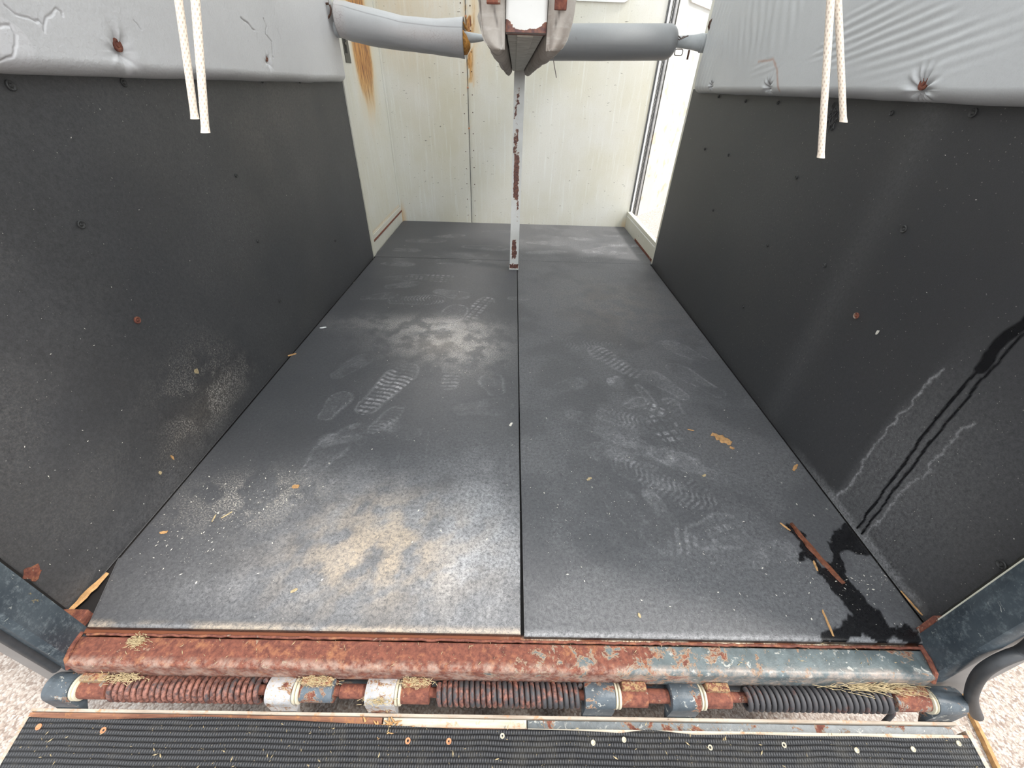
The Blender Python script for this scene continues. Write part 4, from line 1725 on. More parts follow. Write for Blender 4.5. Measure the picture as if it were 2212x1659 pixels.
def spring(px0, px1, turns, label, R=0.0188, w=0.0049, tail=True):
    xa, xb = hx(px0), hx(px1)
    m = MB()
    pts = []
    n = turns * 28
    for i in range(n + 1):
        a = 2 * math.pi * i / 28
        u = i / n
        x = xa + w + (xb - xa - 2 * w) * u
        pts.append((x, HY + R * math.cos(a + 1.0), HZ + R * math.sin(a + 1.0)))
    if tail:
        x, y, z = pts[-1]
        for k in range(1, 7):
            pts.append((x + 0.002 * k, -0.098 - 0.0008 * k if k > 1 else (y - .098) / 2, z - 0.013 * k if k > 1 else z - .01))
    m.tube(pts, w, 10)
    o = m.build('torsion_spring', M_SPRING, None, True)
    tag(o, label, 'spring', 'torsion springs on the ramp hinge')
    return o


spring(243, 579, 25, 'rust-brown coil spring at the left end of the ramp hinge', tail=False)
spring(944, 1257, 26, 'rust and grey coil spring in the middle of the ramp hinge', tail=False)
spring(1596, 1908, 25, 'blackish coil spring at the right end of the ramp hinge')


# ------------------------------------------------------------------ centre divider
def divider():
    xc = -0.030
    t = empty('centre_divider', (xc, 1.2, 0.0), 'centre divider beam sheathed in dirty canvas, standing on a chipped white post', 'divider')
    ya, yb = 0.362, 2.12
    zb = 0.975
    # beam: white square end, stained underside
    pr = []
    for cx_, cy_, a0 in ((xc + .0225, ya + .030, 0), (xc - .0225, ya + .030, 90), (xc - .0225, ya + .0055, 180), (xc + .0225, ya + .0055, 270)):
        for k in range(5):
            a = math.radians(a0 + 90 * k / 4)
            pr.append((cx_ + .0055 * math.cos(a), cy_ + .0055 * math.sin(a)))
    pr2 = []
    for i in range(len(pr)):
        p, q = np.array(pr[i]), np.array(pr[(i + 1) % len(pr)])
        L = np.hypot(*(q - p))
        for k in range(max(1, int(L / 0.003))):
            pr2.append(p + (q - p) * k / max(1, int(L / 0.003)))
    pr2 = np.array(pr2)
    zz = np.concatenate([np.linspace(zb, zb + .09, 50), np.linspace(zb + .1, 1.55, 20)])
    n = len(pr2)
    V = np.zeros((len(zz), n, 3))
    V[..., 0] = pr2[:, 0]
    V[..., 1] = pr2[:, 1]
    V[..., 2] = zz[:, None]
    hgt = V[..., 2] - zb
    edge = 0.0035 + 0.009 * ss(.012, .027, np.abs(V[..., 0] - xc)) + 0.004 * (fbm(V[..., 0], V[..., 2], 90, 3, 120) - .5)
    rs = ss(edge + .0012, edge - .0012, hgt) * 0.9
    F = [list(f) for f in grid_faces(len(zz), n, 0, True)] + [list(range(n))[::-1], list(range((len(zz) - 1) * n, len(zz) * n))]
    e = link_mesh('beam_end', V.reshape(-1, 3), F, M_CHIP, t, True, {'rust': rs})
    e['label'] = 'white end of the beam with a rusted lower edge'
    m = MB()
    m.box(xc - 0.027, xc + 0.027, ya + 0.036, yb, zb + 0.001, zb + 0.06, 0.002)
    m.build('beam', M_UNDER, t)
    m = MB()
    m.box(xc - 0.012, xc + 0.012, ya + 0.05, yb - 0.05, zb - 0.001, zb + 0.002, 0.0008)
    m.build('underside_strip', M_UNDER, t)
    m = MB()
    m.box(xc - 0.022, xc + 0.022, yb + 0.001, yb + 0.03, zb + 0.06, 2.15, 0.002)
    m.box(xc - 0.022, xc + 0.022, yb - 0.8, yb, 1.45, 1.50, 0.002)
    m.build('upper_frame', M_CHIP, t)
    # support post
    nz, k = 160, 0
    pv = at(1110, 581, 1, 2.07)
    xs_, zs_ = [], []
    bmv = []
    w = 0.026
    P = np.array([(-w, -w), (w, -w), (w, w), (-w, w)])
    zs = np.linspace(0.0, zb + 0.002, nz)
    sub = 8
    ringp = []
    for i in range(4):
        for s in range(sub):
            ringp.append(P[i] + (P[(i + 1) % 4] - P[i]) * s / sub)
    ringp = np.array(ringp)
    n = len(ringp)
    V = np.zeros((nz, n, 3))
    V[..., 0] = -0.0215 + ringp[:, 0] + (0.0 * zs)[:, None]
    V[..., 1] = 2.098 + ringp[:, 1]
    V[..., 2] = zs[:, None]
    rust = np.zeros((nz, n))
    X, Z = V[..., 0] + 0.0215, V[..., 2]
    rr = lambda a, b_: ss(a - .02, a + .02, Z) * ss(b_ + .02, b_ - .02, Z)
    cen = ss(0.020, 0.010, np.abs(X + 0.002)) * (V[..., 1] < 2.08)
    rust += 0.75 * cen * rr(0.40, 0.63) + 0.62 * ss(.016, .006, np.abs(X + .010)) * (V[..., 1] < 2.08) * rr(0.63, 0.73)
    rust += 0.75 * cen * rr(0.065, 0.185) + 1.0 * rr(0.008, 0.035)
    rust += 0.45 * ss(.010, .004, np.abs(X - .008)) * rr(0.28, 0.40) + 0.35 * ss(.02, .01, np.abs(X + .012)) * rr(.73, .93)
    rust += 0.5 * (fbm(X * 4, Z, 22, 3, 90) > .66) * (V[..., 1] < 2.08) * 0.6
    F = [list(f) for f in grid_faces(nz, n, 0, True)] + [list(range(n))[::-1], list(range((nz - 1) * n, nz * n))]
    link_mesh('support_post', V.reshape(-1, 3), F, M_CHIP, t, False, {'rust': np.clip(rust, 0, 1)})
    m = MB()
    m.box(-0.0215 - 0.029, -0.0215 + 0.029, 2.068, 2.128, 0.0005, 0.007, 0.001)
    m.build('foot_plate', M_CHIP, t)
    # canvas sheath either side: sweep of a sagging section
    for s in (-1, 1):
        ny = 260
        ns = 80
        u = np.linspace(0, 1, ny)
        q = np.linspace(0, 1, ns)
        U, Q = np.meshgrid(u, q, indexing='ij')
        Yv = 0.372 + (2.085 - 0.372) * U
        off_o = 0.0605
        # path of the section (offset from beam centre, height)
        key = np.array([(0.0290, 0.985), (0.031, 0.968), (0.038, 0.957), (0.049, 0.956), (0.060, 0.966), (0.0670, 0.990),
                        (0.0700, 1.05), (0.066, 1.2), (0.050, 1.42), (0.030, 1.50)])
        L = np.concatenate([[0], np.cumsum(np.hypot(*np.diff(key, axis=0).T) ** 0.55)])
        L /= L[-1]
        O = np.interp(Q, L, key[:, 0])
        Zv = np.interp(Q, L, key[:, 1])
        # smooth by local averaging
        for _ in range(5):
            O[:, 1:-1] = (O[:, :-2] + O[:, 1:-1] * 2 + O[:, 2:]) / 4
            Zv[:, 1:-1] = (Zv[:, :-2] + Zv[:, 1:-1] * 2 + Zv[:, 2:]) / 4
        wr_ = fbm(Yv * 1.0, Zv * 5 + s, 9, 4, 91) - 0.5
        fold = np.sin((Yv * 26 + Zv * 55) + 5 * fbm(Yv, Zv * 3, 4, 3, 92 + s))
        ampl = ss(0.0, 0.2, Q)
        O = O + ampl * (0.014 * wr_ + 0.0035 * fold)
        Zv = Zv + 0.006 * (fbm(Yv, Zv * 0 + s, 7, 3, 93) - .5) * ss(.5, .1, Q) + 0.003 * fold * ss(.5, .2, Q) * ss(0, .12, Q)
        # the near edge tucks in toward the beam end
        tk = ss(0.0, 0.05, U)
        O = 0.030 + (O - 0.030) * (0.93 + 0.07 * tk)
        X = xc + s * O
        dark = 0.9 * ss(0.06, 0.0, Q) + 0.6 * (np.abs(fold + .98) < .05) * ss(.1, .2, Q)  # shade painted into the fold creases and the gap beside the beam
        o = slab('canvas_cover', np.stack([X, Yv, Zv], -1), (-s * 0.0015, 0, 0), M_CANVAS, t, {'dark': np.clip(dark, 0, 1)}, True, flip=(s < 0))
        # near face of the sheath: gathered cloth closing the pad
        na, nb = 40, 30
        A = np.linspace(0, 1, na)
        B = np.linspace(0, 1, nb)
        AA, BB = np.meshgrid(A, B, indexing='ij')
        kz = key[:, 1]
        ko = 0.030 + (key[:, 0] - 0.030) * 0.93
        Qv = AA * 0.98
        Oo = np.interp(Qv, L, ko)
        Zz = np.interp(Qv, L, kz)
        Oi = 0.0290 + 0 * Oo
        OO = Oi + (Oo - Oi) * BB
        YY = 0.371 - 0.010 * np.sin(np.pi * np.clip(BB, 0, 1)) * ss(0, .2, AA) + 0.016 * (fbm(OO * 2.2 + s, Zz, 22, 3, 95 + s) - .5) * ss(0, .15, BB)
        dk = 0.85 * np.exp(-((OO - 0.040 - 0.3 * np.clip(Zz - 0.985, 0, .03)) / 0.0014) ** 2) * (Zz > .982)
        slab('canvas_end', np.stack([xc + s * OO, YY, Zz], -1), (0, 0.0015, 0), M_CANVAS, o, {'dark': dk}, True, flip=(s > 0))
        # rusted bracket tab on the cloth
        cz = float(at(1060 if s < 0 else 1218, 6 if s < 0 else 22, 1, 0.352)[2])
        m = MB()
        m.box(xc + s * 0.036, xc + s * 0.052, 0.350, 0.356, cz, cz + 0.09, 0.001)
        m.build('bracket_tab', M_WASHER, o)
    m = MB()
    p = [at(1194, 118, 1, 1.2), at(1197, 140, 1, 1.2), at(1202, 168, 1, 1.2)]
    m.tube([tuple(p[0] + np.array([0, 0, .01])), tuple(p[0]), tuple(p[1]), tuple(p[2])], 0.0012, 6)
    m.build('dangling_wire', M_WIRE, t)
    return t


divider()


# ------------------------------------------------------------------ breast bars
def sweep(name, cx, rad, mat, parent, attrs_fn=None, open_end=False, nseg=48, wob=0.0, seed=0, flat=1.0, label=None):
    """cx: list of (x,y,z) centres, rad: radii; smooth tube with slight wobble"""
    c = np.array(cx)
    k = len(c)
    th = np.linspace(0, 2 * np.pi, nseg, endpoint=False)
    V = np.zeros((k, nseg, 3))
    R = np.array(rad)[:, None]
    R = R * (1 + wob * (fbm(c[:, :1] * 1.0 + 0 * th, 0.25 * np.cos(th)[None, :] + 2 + 0 * c[:, :1], 7, 3, seed) - .5))
    V[..., 0] = c[:, :1]
    V[..., 1] = c[:, 1:2] + R * np.cos(th) * flat
    V[..., 2] = c[:, 2:3] + R * np.sin(th)
    F = [list(f) for f in grid_faces(k, nseg, 0, True)]
    if not open_end:
        F += [list(range(nseg))[::-1], list(range((k - 1) * nseg, k * nseg))]
    A = attrs_fn(V) if attrs_fn else None
    o = link_mesh(name, V.reshape(-1, 3), F, mat, parent, True, A)
    if label:
        o['label'] = label
    return o


def breast_bars():
    yb = 2.165
    # right: intact round bolster
    t = empty('breast_bar', (0.45, yb, 1.05), 'intact smooth grey breast bar right of the divider', 'breast bar')
    x0, x1 = 0.055, 0.728
    n = 90
    xs = np.linspace(x0, x1, n)
    e = np.minimum(xs - x0, x1 - xs)
    r = 0.069 * (1 - (1 - np.clip(e / 0.055, 0, 1)) ** 2.4) ** 0.5
    r = np.maximum(r, 0.012)
    z = 1.090 + (xs - 0.14) * 0.027
    def attr(V):
        X = V[..., 0]
        th = np.arctan2(V[..., 2] - z[:, None], V[..., 1] - yb)
        seam = np.exp(-((th - 1.75) / 0.03) ** 2) * 0.5
        seam = seam + 0.6 * ss(x1 - 0.008, x1 - 0.001, X) + 0.5 * (np.hypot(X - .235, (V[..., 2] - 1.1)) < .005)
        pk = ss(x1 - .05, x1, X) * 0.5 * (0.5 + .5 * np.sin(np.arctan2(V[..., 2] - 1.1, V[..., 1] - yb) * 22))
        return {'dark': seam + pk}
    sweep('bolster', np.stack([xs, xs * 0 + yb, z], -1), r, M_VDARK, t, attr, wob=0.03, seed=100)
    xs = np.array([-0.005, 0.72, 0.73, 0.80, 0.836, 0.838, 0.8395])
    rr = np.array([0.020, 0.021, 0.022, 0.028, 0.034, 0.034, 0.0355])
    sweep('bar', np.stack([xs, xs * 0 + yb, 1.108 - 0.018 * (xs < 0)], -1), rr, M_PIPE, t, flat=0.7)
    sweep('bar_end', [(x, yb, 1.106) for x in (0.840, 0.8425, 0.860, 0.8835)], [0.033, 0.0365, 0.0365, 0.034], M_PIPE, t, flat=0.7)
    # twisted wire above, square buckle below
    m = MB()
    p = [at(1461, 82, 1, yb - .04), at(1466, 78, 1, yb - .04), at(1472, 84, 1, yb - .04), at(1480, 80, 1, yb - .04), at(1487, 77, 1, yb - .04)]
    m.tube([tuple(q) for q in p], 0.0028, 8)
    p = [at(1461, 82, 1, yb - .038), at(1468, 86, 1, yb - .038), at(1476, 79, 1, yb - .038), at(1484, 79, 1, yb - .038)]
    m.tube([tuple(q) for q in p], 0.0024, 8)
    m.build('twisted_wire', M_WIRE, t, True)
    m = MB()
    pts = [(float(q[0]), yb, float(q[1])) for q in rrect(*(sorted((at(1457, 115, 1, yb)[0], at(1474, 115, 1, yb)[0]))), at(1465, 120, 1, yb)[2], at(1465, 106, 1, yb)[2], 0.008)]
    m.tube(pts, 0.002, 8, closed=True)
    m.build('buckle', M_WIRE, t, True)
    m = MB()
    a, c = at(1489, 108, 1, yb), at(1491, 129, 1, yb)
    m.box(a[0] - .004, a[0] + .004, yb - .002, yb + .002, c[2], a[2])
    m.build('strap_end', M_HOOK, t)

    # left: worn sleeve slipped along the bar
    t = empty('breast_bar', (-0.5, yb, 1.03), 'worn grey breast bar left of the divider, sleeve open with orange foam showing', 'breast bar')
    xs = np.array([-0.934, -0.87, -0.6, -0.285, -0.24, -0.19, -0.10, -0.062])
    rr = np.array([0.034, 0.030, 0.024, 0.0225, 0.018, 0.0105, 0.009, 0.009])
    zz = np.array([1.112, 1.110, 1.103, 1.097, 1.097, 1.098, 1.098, 1.098])
    sweep('bar', np.stack([xs, xs * 0 + yb, zz], -1), rr, M_PIPE, t)
    n = 120
    xs = np.linspace(-0.877, -0.290, n)
    u = (xs - xs[0]) / (xs[-1] - xs[0])
    z = np.interp(u, [0, .25, .5, .8, 1], [1.147, 1.123, 1.104, 1.094, 1.094])
    R = np.interp(u, [0, .08, .3, .5, .75, 1], [0.064, 0.069, 0.066, 0.062, 0.064, 0.074])
    def attr(V):
        X = V[..., 0]
        th = np.arctan2(V[..., 2] - z[:, None], -(V[..., 1] - yb))
        seam = 0.9 * np.exp(-((th - 0.62 + 0.5 * (X + .6)) / 0.030) ** 2)
        seam = seam + 0.8 * ss(-.294, -.290, X)
        worn = 0.9 * np.exp(-((X + 0.47) / .16) ** 2 - ((th - .02) / .38) ** 2)
        worn = worn + 0.8 * ss(-.81, -.86, X) + .5 * np.exp(-((X + .32) / .03) ** 2 - ((th + .4) / .4) ** 2)
        return {'dark': np.clip(seam, 0, 1), 'worn': np.clip(worn, 0, 1)}
    s = sweep('sleeve', np.stack([xs, xs * 0 + yb, z], -1), R, M_VSLEEVE, t, attr, open_end=True, wob=0.10, seed=104, nseg=160)
    sm = s.modifiers.new('thick', 'SOLIDIFY')
    sm.thickness = 0.003
    sm.offset = -1
    # foam stuffing at the open end
    th = np.linspace(0, 1, 24)
    xs2 = np.linspace(-0.84, -0.262, 40)
    rr2 = np.interp(xs2, [-.84, -.31, -.285, -.272, -.262], [.040, .046, .042, .034, .012])
    cs = np.stack([xs2, xs2 * 0 + yb - 0.004, np.interp(xs2, [-.84, -.5, -.3, -.26], [1.13, 1.10, 1.080, 1.068])], -1)
    sweep('foam', cs, rr2, M_FOAM, t, wob=0.5, seed=106, label='orange foam stuffing')
    m = MB()
    p = [at(1001, 48, 1, yb - .05), at(1006, 60, 1, yb - .03), at(1010, 66, 1, yb - .02)]
    m.tube([tuple(q) for q in p], [.002, .006, .002], 8)
    m.build('foam_scrap', M_FOAM, t)


breast_bars()


# ------------------------------------------------------------------ snap hooks hanging at the wall ends
def snap_hook(side):
    if side < 0:
        q = [(716, 6), (707, 7), (699, 12), (698, 20), (703, 30), (708, 41), (711, 36), (714, 25), (713, 14), (709, 9)]
        q = [(710, 8), (702, 8), (698, 13), (700, 19)], [(712, 10), (715, 20), (714, 30), (708, 41)]
        yv = 2.10
        lab = 'rust-brown snap hook hanging at the left wall, beside the torn sleeve'
    else:
        q = [(1540, 41), (1534, 47), (1531, 57), (1534, 68), (1538, 75)], [(1541, 41), (1547, 43), (1548, 50), (1545, 60), (1543, 72)]
        yv = 2.10
        lab = 'rust-brown snap hook hanging on a thin cord at the right wall'
    a = at(*q[0][0], 1, yv)
    t = empty('snap_hook', tuple(a), lab, 'hook', 'snap hooks at the breast bar ends')
    m = MB()
    m.tube([tuple(at(*p, 1, yv)) for p in q[0]], 0.0045, 8)
    m.tube([tuple(at(*p, 1, yv)) for p in q[1]], 0.0036 if side < 0 else 0.0025, 8)
    m.build('hook_body', M_HOOK, t, True)
    m = MB()
    top = a + np.array([0.0, 0.0, 1.0]) * (2.15 - a[2])
    pts = [tuple(a + (top - a) * k / 8 + np.array([0.003 * math.sin(k * 1.7), 0, 0]) * (0 < k < 8)) for k in range(9)]
    m.tube(pts, 0.0012, 6)
    m.build('cord', M_WIRE, t)


snap_hook(-1)
snap_hook(1)


# ------------------------------------------------------------------ tie ropes
def rope(p_top, p_bot, yv, r, label, flare=True):
    a = at(*p_top, 1, yv)
    c = at(*p_bot, 1, yv)
    d = a - c
    ztop = 2.148
    top = c + d * (ztop - c[2]) / d[2]
    # lean straightens higher up
    top[0] = a[0] + 0.35 * (top[0] - a[0])
    nn = 0
    u = np.linspace(0, 1, 2200)
    LL = np.linalg.norm(a - c)
    LT = LL + np.linalg.norm(top - a)
    d0 = (a - c) / LL
    d1 = (top - a) / np.linalg.norm(top - a)
    Pt = np.zeros((len(u), 3))
    for i_, k in enumerate(u * LT):
        w_ = min(max((k - LL) / 0.35, 0), 1)
        Pt[i_] = c + d0 * min(k, LL)
        if k > LL:
            Pt[i_] = Pt[i_] + (d0 * (1 - w_) + d1 * w_) * (k - LL)
    Pt[:, 2] = np.minimum(Pt[:, 2], 2.149)
    Pt[:, 0] += 0.0012 * np.sin(u * 9)
    ns = 24
    th = np.linspace(0, 2 * np.pi, ns, endpoint=False)
    s = np.concatenate([[0], np.cumsum(np.linalg.norm(np.diff(Pt, axis=0), axis=1))])
    T, S = np.meshgrid(th, s)
    knit = (0.5 + 0.5 * np.sin(T * 6 + S * 2 * np.pi / 0.0034 * 0.5)) * (0.5 + 0.5 * np.sin(T * 6 - S * 2 * np.pi / 0.0034 * 0.5))
    knit = 0.75 * ss(0.40, 0.9, knit)
    R = r * (1 + 0.05 * (1 - knit))
    if flare:
        R = R * (1 + 0.16 * np.exp(-(S / 0.004) ** 2))
    V = np.zeros(T.shape + (3,))
    V[..., 0] = Pt[:, 0][:, None] + R * np.cos(T)
    V[..., 1] = Pt[:, 1][:, None] + R * np.sin(T)
    V[..., 2] = Pt[:, 2][:, None]
    k = len(s)
    F = [list(f) for f in grid_faces(k, ns, 0, True)] + [list(range(ns))[::-1], list(range((k - 1) * ns, k * ns))]
    knit[:2] = 0
    o = link_mesh('tie_rope', V.reshape(-1, 3), F, M_ROPE, None, True, {'knit': knit})
    tag(o, label, 'rope', 'cream braided ropes hanging at the rear')
    return o


rope((384, 0), (421, 257), 0.150, 0.0034, 'cream braided rope end on the left, the shorter of the pair before the torn padding')
rope((420, 0), (444, 287), 0.128, 0.0036, 'cream braided rope end on the left, the longer of the pair before the torn padding')
rope((1792, 0), (1773, 341), 0.135, 0.0032, 'cream braided rope end on the right, the longer of the pair before the wrinkled padding')
rope((1808, 0), (1822, 264), 0.155, 0.0032, 'cream braided rope end on the right, the shorter of the pair before the wrinkled padding')


# ------------------------------------------------------------------ litter
def sliver(name, p0, p1, w, mat, label, cat, group=None, z0=0.001, z1=0.001, h=0.0016, n=9, rough=0.25, bend=0.0):
    a = np.array(p0, float)
    c = np.array(p1, float)
    a[2] += z0
    c[2] += z1
    d = c - a
    L = np.linalg.norm(d)
    d /= L
    s = np.cross(d, [0, 0, 1])
    s /= np.linalg.norm(s)
    up = np.cross(s, d)
    V, F = [], []
    for i in range(n):
        t = i / (n - 1)
        ww = w * (0.25 + 0.75 * math.sin(math.pi * min(max(t * .86 + .07, 0), 1)) ** 0.6) / 2
        cc = a + d * L * t + s * (bend * math.sin(math.pi * t) + random.uniform(-1, 1) * w * 0.06)
        e1 = ww * (1 + random.uniform(-rough, rough))
        e2 = ww * (1 + random.uniform(-rough, rough))
        V += [cc - s * e1, cc - s * e1 * .5 + up * h, cc + s * e2 * .6 + up * h * .9, cc + s * e2]
    V = np.array(V)
    for i in range(n - 1):
        for j in range(4):
            F.append([i * 4 + j, i * 4 + (j + 1) % 4, i * 4 + 4 + (j + 1) % 4, i * 4 + 4 + j])
    F += [[0, 1, 2, 3][::-1], [(n - 1) * 4 + k for k in range(4)]]
    o = link_mesh(name, V, F, mat, None, False)
    tag(o, label, cat, group)
    return o


sliver('wood_splinter', fl(150, 1326), fl(234, 1240), 0.016, M_WOOD, 'long tan wood splinter across the gap at the left rear corner', 'splinter', None, 0.004, 0.003, 0.004)
sliver('wet_stick', fl(1708, 1132), fl(1822, 1262), 0.014, M_WOODRED, 'long wet red-brown stick lying in the dark wet stain', 'stick', None, .001, .001, 0.006, 14, 0.4, 0.004)
sliver('wood_splinter', fl(1685, 1130), fl(1707, 1147), 0.006, M_WOOD, 'small forked tan splinter at the upper end of the wet stick', 'splinter')
sliver('wood_splinter', fl(1757, 1212), fl(1766, 1234), 0.006, M_WOOD, 'small tan splinter touching the left side of the wet stick', 'splinter')
sliver('wood_splinter', fl(1776, 1318), fl(1800, 1375), 0.006, M_WOOD, 'tan splinter at the rear edge of the right mat, left of the wet stain', 'splinter')
sliver('wood_splinter', fl(1945, 1277), fl(1992, 1330), 0.005, M_WOOD, 'thin tan splinter in the gap along the right kick panel', 'splinter')
o = sliver('wood_shaving', fl(1537, 938), fl(1580, 958), 0.028, M_WOOD, 'frayed orange-tan wood shaving on the right mat, the largest there', 'shaving', None, .001, .001, .005, 12, .6)
sliver('wood_shaving', fl(1576, 966), fl(1586, 970), 0.012, M_WOOD, 'crumb of tan shaving just below the large frayed one', 'shaving')
sliver('wood_shaving', fl(1485, 928), fl(1499, 931), 0.005, M_WOOD, 'tiny orange shaving left of the large frayed one', 'shaving')
sliver('wood_shaving', fl(1713, 1017), fl(1722, 1004), 0.009, M_WOOD, 'orange shaving on the right mat, close to the right kick panel', 'shaving')
sliver('wood_shaving', fl(1268, 1038), fl(1277, 1032), 0.009, M_STRAW, 'pale curled shaving on the right mat, near the centre seam', 'shaving')
sliver('wood_shaving', fl(1517, 1029), fl(1524, 1026), 0.008, M_STRAW, 'small yellow shaving on the right mat, above the pale smears', 'shaving')
sliver('wood_shaving', fl(1379, 1325), fl(1383, 1335), 0.006, M_STRAW, 'pale yellow chip near the rear edge of the right mat', 'shaving')
sliver('wood_shaving', fl(632, 1051), fl(646, 1052), 0.014, M_WOOD, 'pinkish tan shaving on the left mat, above the pale dusty patch', 'shaving')
sliver('wood_shaving', fl(346, 1151), fl(362, 1150), 0.009, M_WOOD, 'reddish shaving on the left mat, close to the left kick panel', 'shaving')
sliver('wood_shaving', fl(691, 709), fl(705, 707), 0.012, M_WHITE, 'white flake on the left mat beside the far part of the left kick panel', 'shaving')
sliver('wood_shaving', fl(622, 769), fl(640, 764), 0.014, M_WOOD, 'pinkish tan shaving in the gap under the left kick panel', 'shaving')
sliver('wood_shaving', fl(1101, 921), fl(1106, 914), 0.009, M_CHAFF, 'cream flake on the left mat touching the centre seam', 'shaving')
sliver('straw_stalk', fl(478, 1120), fl(502, 1106), 0.004, M_STRAW, 'longer pale straw stalk on the left mat, amid the specks', 'straw')
sliver('straw_stalk', fl(458, 1128), fl(467, 1112), 0.0035, M_STRAW, 'short pale straw stalk left of the longer one on the left mat', 'straw')
sliver('wood_shaving', fl(628, 1280), fl(643, 1272), 0.008, M_STRAW, 'curled yellow shaving on the left mat, near the rear edge', 'shaving')


def on_wall(px, py):
    p = at(px, py, 0, -0.953)
    return np.array([xl(p[1]) + 0.002, p[1], p[2]])


def wall_flake(px, py, w, h, mat, label, side=-1):
    if side < 0:
        p = on_wall(px, py)
    else:
        p = at(px, py, 0, XR)
        p[0] = XR - 0.0035
    m = MB()
    pts = []
    for k in range(9):
        a = 2 * math.pi * k / 9
        rr = random.uniform(.7, 1.1)
        pts.append((p[1] + w * rr * math.cos(a), p[2] + h * rr * math.sin(a)))
    m.prism(pts, 0, p[0] - 0.001, p[0] + 0.001)
    o = m.build('wood_flake', mat)
    tag(o, label, 'flake')


wall_flake(422, 802, 0.008, 0.009, M_STRAW, 'cream wood flake stuck on the left kick panel above the tan dirt')
wall_flake(371, 988, 0.003, 0.010, M_WOOD, 'thin upright orange sliver stuck low on the left kick panel')
wall_flake(345, 1021, 0.004, 0.006, M_STRAW, 'small straw scrap stuck low on the left kick panel')
wall_flake(1898, 718, 0.003, 0.007, M_CHAFF, 'tiny white fleck stuck on the right kick panel', 1)


# wood strip on the pavement at the lower right
p0, p1 = at(2074, 1500, 2, GZ), at(2150, 1659, 2, GZ)
d = (p1 - p0)
sliver('wood_strip', p0 + d * 0.0, p1 + d * 0.6, 0.015, M_WOOD, 'long tan wooden strip lying on the pavement beside the ramp', 'wood strip', None, 0.001, 0.001, 0.012, 20, 0.08)


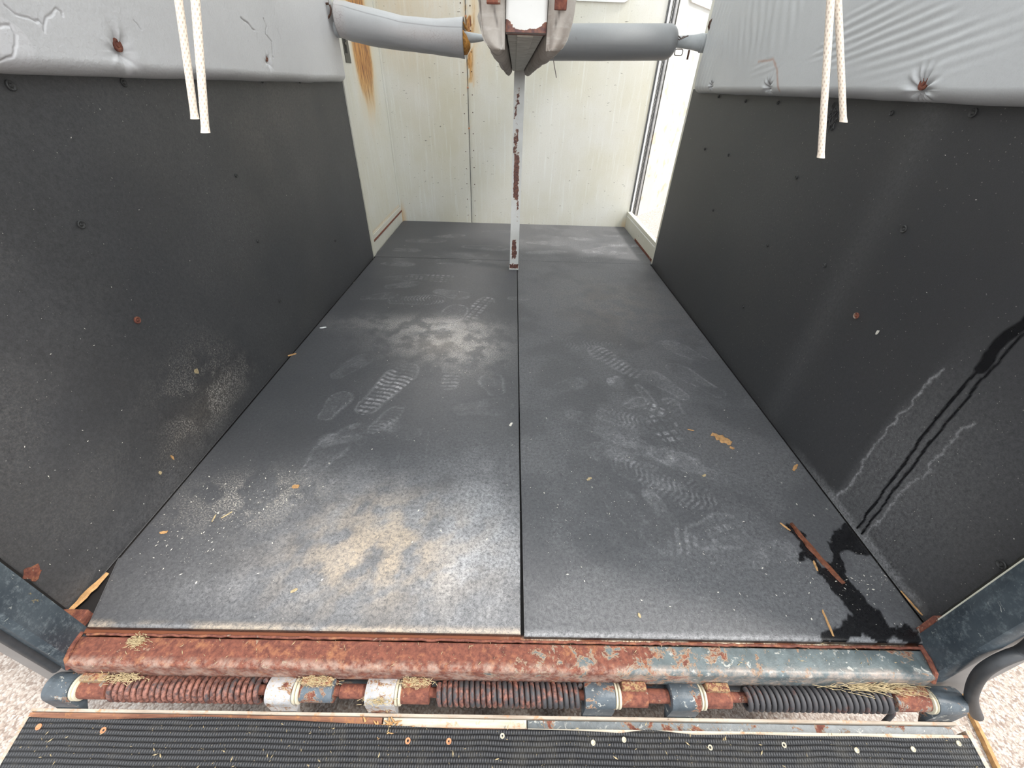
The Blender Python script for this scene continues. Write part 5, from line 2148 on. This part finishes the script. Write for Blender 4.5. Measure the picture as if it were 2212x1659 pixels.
# chaff scattered over mats, liners, sill and ramp: past counting
def chaff():
    def blob(Pw, nrm, tang, L, w):
        nrm = np.array(nrm, float)
        tang = np.array(tang, float)
        s = np.cross(nrm, tang)
        a = Pw - tang * L / 2
        c = Pw + tang * L / 2
        h = nrm * 0.0010
        V = [a, Pw - s * w / 2, c, Pw + s * w / 2, Pw + h]
        return V, [[0, 1, 4], [1, 2, 4], [2, 3, 4], [3, 0, 4]]
    V, F = [], []
    def add(P, nrm, tang, L, w):
        v, f = blob(np.array(P), nrm, tang, L, w)
        o = len(V)
        V.extend(v)
        F.extend([[i + o for i in q] for q in f])
    def rt():
        a = random.uniform(0, math.pi)
        return (math.cos(a), math.sin(a), 0)
    cl = [(500, 1090, 70, 260), (600, 1060, 60, 120), (400, 1170, 90, 170), (1200, 1130, 60, 60), (1300, 1040, 130, 80), (1450, 1120, 160, 110),
          (1750, 1280, 140, 140), (1880, 1240, 60, 90), (900, 950, 200, 90), (1250, 950, 150, 60), (1600, 970, 110, 70), (960, 745, 90, 160),
          (1600, 1240, 200, 70), (700, 1250, 250, 60), (1000, 600, 200, 40), (1050, 500, 150, 25), (1300, 800, 150, 40)]
    for px, py, s, k in cl:
        for _ in range(k):
            x, y = random.gauss(px, s), random.gauss(py, s * .5)
            if y > 1352 or y < 485:
                continue
            p = fl(x, y)
            if p[0] < -0.93 or p[0] > 0.87 or p[1] < 0.01 or p[1] > 3.1:
                continue
            big = random.random() ** 5
            L = 0.0008 + 0.0055 * big
            add((p[0], p[1], 0.0012), (0, 0, 1), rt(), L * 1.3, max(.0010, L * random.uniform(.3, .7)))
    o = link_mesh('scattered_chaff', np.array(V), F, M_CHAFF, None, False)
    tag(o, 'pale chaff and dust crumbs scattered over the rubber floor mats', 'chaff', None, 'stuff')
    V.clear()
    F.clear()
    for _ in range(520):
        x, y = random.uniform(0, 800), random.uniform(200, 1330)
        p = on_wall(x, y)
        if not (0.05 < p[1] < 2.2 and 0.004 < p[2] < 0.89):
            continue
        a = random.uniform(0, math.pi)
        L = 0.0006 + 0.0030 * random.random() ** 8
        add(p, (1, 0, 0), (0, math.cos(a), math.sin(a)), L * 1.4, max(.0005, L * .5))
    o = link_mesh('wall_specks', np.array(V), F, M_CHAFF, None, False)
    tag(o, 'fine pale specks clinging to the left black kick panel', 'chaff', None, 'stuff')
    V.clear()
    F.clear()
    for _ in range(330):
        x, y = random.uniform(1420, 2212), random.uniform(240, 1330)
        p = at(x, y, 0, XR - .0028)
        if not (0.05 < p[1] < 2.2 and 0.004 < p[2] < 0.89):
            continue
        a = random.uniform(0, math.pi)
        L = 0.0006 + 0.0025 * random.random() ** 8
        add(p, (-1, 0, 0), (0, math.cos(a), math.sin(a)), L * 1.4, max(.0005, L * .5))
    o = link_mesh('wall_specks', np.array(V), F, M_CHAFF, None, False)
    tag(o, 'fine pale specks clinging to the right black kick panel', 'chaff', None, 'stuff')
    V.clear()
    F.clear()
    for _ in range(420):
        x, y = random.uniform(40, 2120), random.uniform(1565, 1659)
        p = at(x, y, 2, rz(-.15) + .006)
        if not (-0.96 < p[0] < 0.89):
            continue
        L = 0.001 + 0.006 * random.random() ** 6
        zz = rz(p[1]) + 0.0065
        add((p[0], p[1], zz), (0, 0, 1), rt(), L * 1.6, max(.0007, L * .4))
    o = link_mesh('straw_litter', np.array(V), F, M_STRAW, None, False)
    tag(o, 'straw crumbs littering the ribbed ramp mat', 'straw', None, 'stuff')
    V.clear()
    F.clear()
    for _ in range(260):
        x, y = random.uniform(200, 1980), random.uniform(1382, 1440)
        p = at(x, y, 2, -0.0105)
        L = 0.001 + 0.005 * random.random() ** 4
        add((p[0], p[1], -0.0095), (0, 0, 1), rt(), L * 1.8, max(.0009, L * .3))
    o = link_mesh('straw_litter', np.array(V), F, M_STRAW, None, False)
    tag(o, 'straw crumbs littering the rusted sill beam', 'straw', None, 'stuff')


chaff()


def straw_clump(cx, cy, cz, sx, sy, sz, n, label, flat=False, L0=0.02, mat=M_STRAW):
    m = MB()
    for _ in range(int(n * 1.7)):
        p = np.array([random.gauss(cx, sx), random.gauss(cy, sy), cz + abs(random.gauss(0, sz))])
        a = random.uniform(-.6, .6) if flat else random.uniform(0, 6.28)
        L = L0 * random.uniform(.4, 1.2)
        q = p + np.array([L * math.cos(a), L * math.sin(a) * .5, random.uniform(-.3, .3) * L])
        mid = (p + q) / 2 + np.array([0, 0, L * random.uniform(0, .25)])
        m.tube([tuple(p), tuple(mid), tuple(q)], 0.0005, 4)
    o = m.build('straw_clump', mat)
    tag(o, label, 'straw', None, 'stuff')
    return o


p = fl(300, 1378, -0.008)
straw_clump(p[0], p[1] - .006, -0.009, .008, .006, .003, 110, 'yellowish straw clump on the left end of the rusted sill', False, .010)
x = hx(275)
straw_clump(x, -0.072, HZ + 0.024, .018, .004, .004, 120, 'straw tangle above the left coil spring', False, .012)
x = hx(1850)
straw_clump(x, -0.068, HZ + 0.024, .040, .004, .003, 80, 'straw lying above the right coil spring', True, 0.05)
x = hx(825)
straw_clump(x, HY - 0.018, HZ + 0.014, .012, .004, .003, 110, 'straw stuck to the white knuckle left of the middle spring', False, .009)
x = hx(690)
straw_clump(x, -0.072, HZ + 0.028, .016, .004, .002, 110, 'straw packed above the knuckle right of the left spring', False, .010)
x = hx(900)
straw_clump(x, -0.072, HZ + 0.028, .016, .004, .002, 110, 'straw packed above the knuckle left of the middle spring', False, .010)


# fallen leaf flecks on the pavement outside the side door
def leaves():
    V, F = [], []
    for _ in range(500):
        x, y = random.uniform(1.0, 2.6), random.uniform(1.8, 4.6)
        a = random.uniform(0, 3.14)
        L = random.uniform(.008, .022)
        w = L * random.uniform(.25, .5)
        z = GZ + 0.002
        d = np.array([math.cos(a), math.sin(a), 0])
        s = np.array([-math.sin(a), math.cos(a), 0])
        c = np.array([x, y, z])
        o = len(V)
        V += [c - d * L, c - s * w, c + d * L, c + s * w, c + np.array([0, 0, .004])]
        F += [[o, o + 1, o + 4], [o + 1, o + 2, o + 4], [o + 2, o + 3, o + 4], [o + 3, o, o + 4]]
    o = link_mesh('leaf_flecks', np.array(V), F, M_COPPER, None, False)
    tag(o, 'small brown leaf flecks on the pavement outside the open side door', 'leaves', None, 'stuff')


leaves()
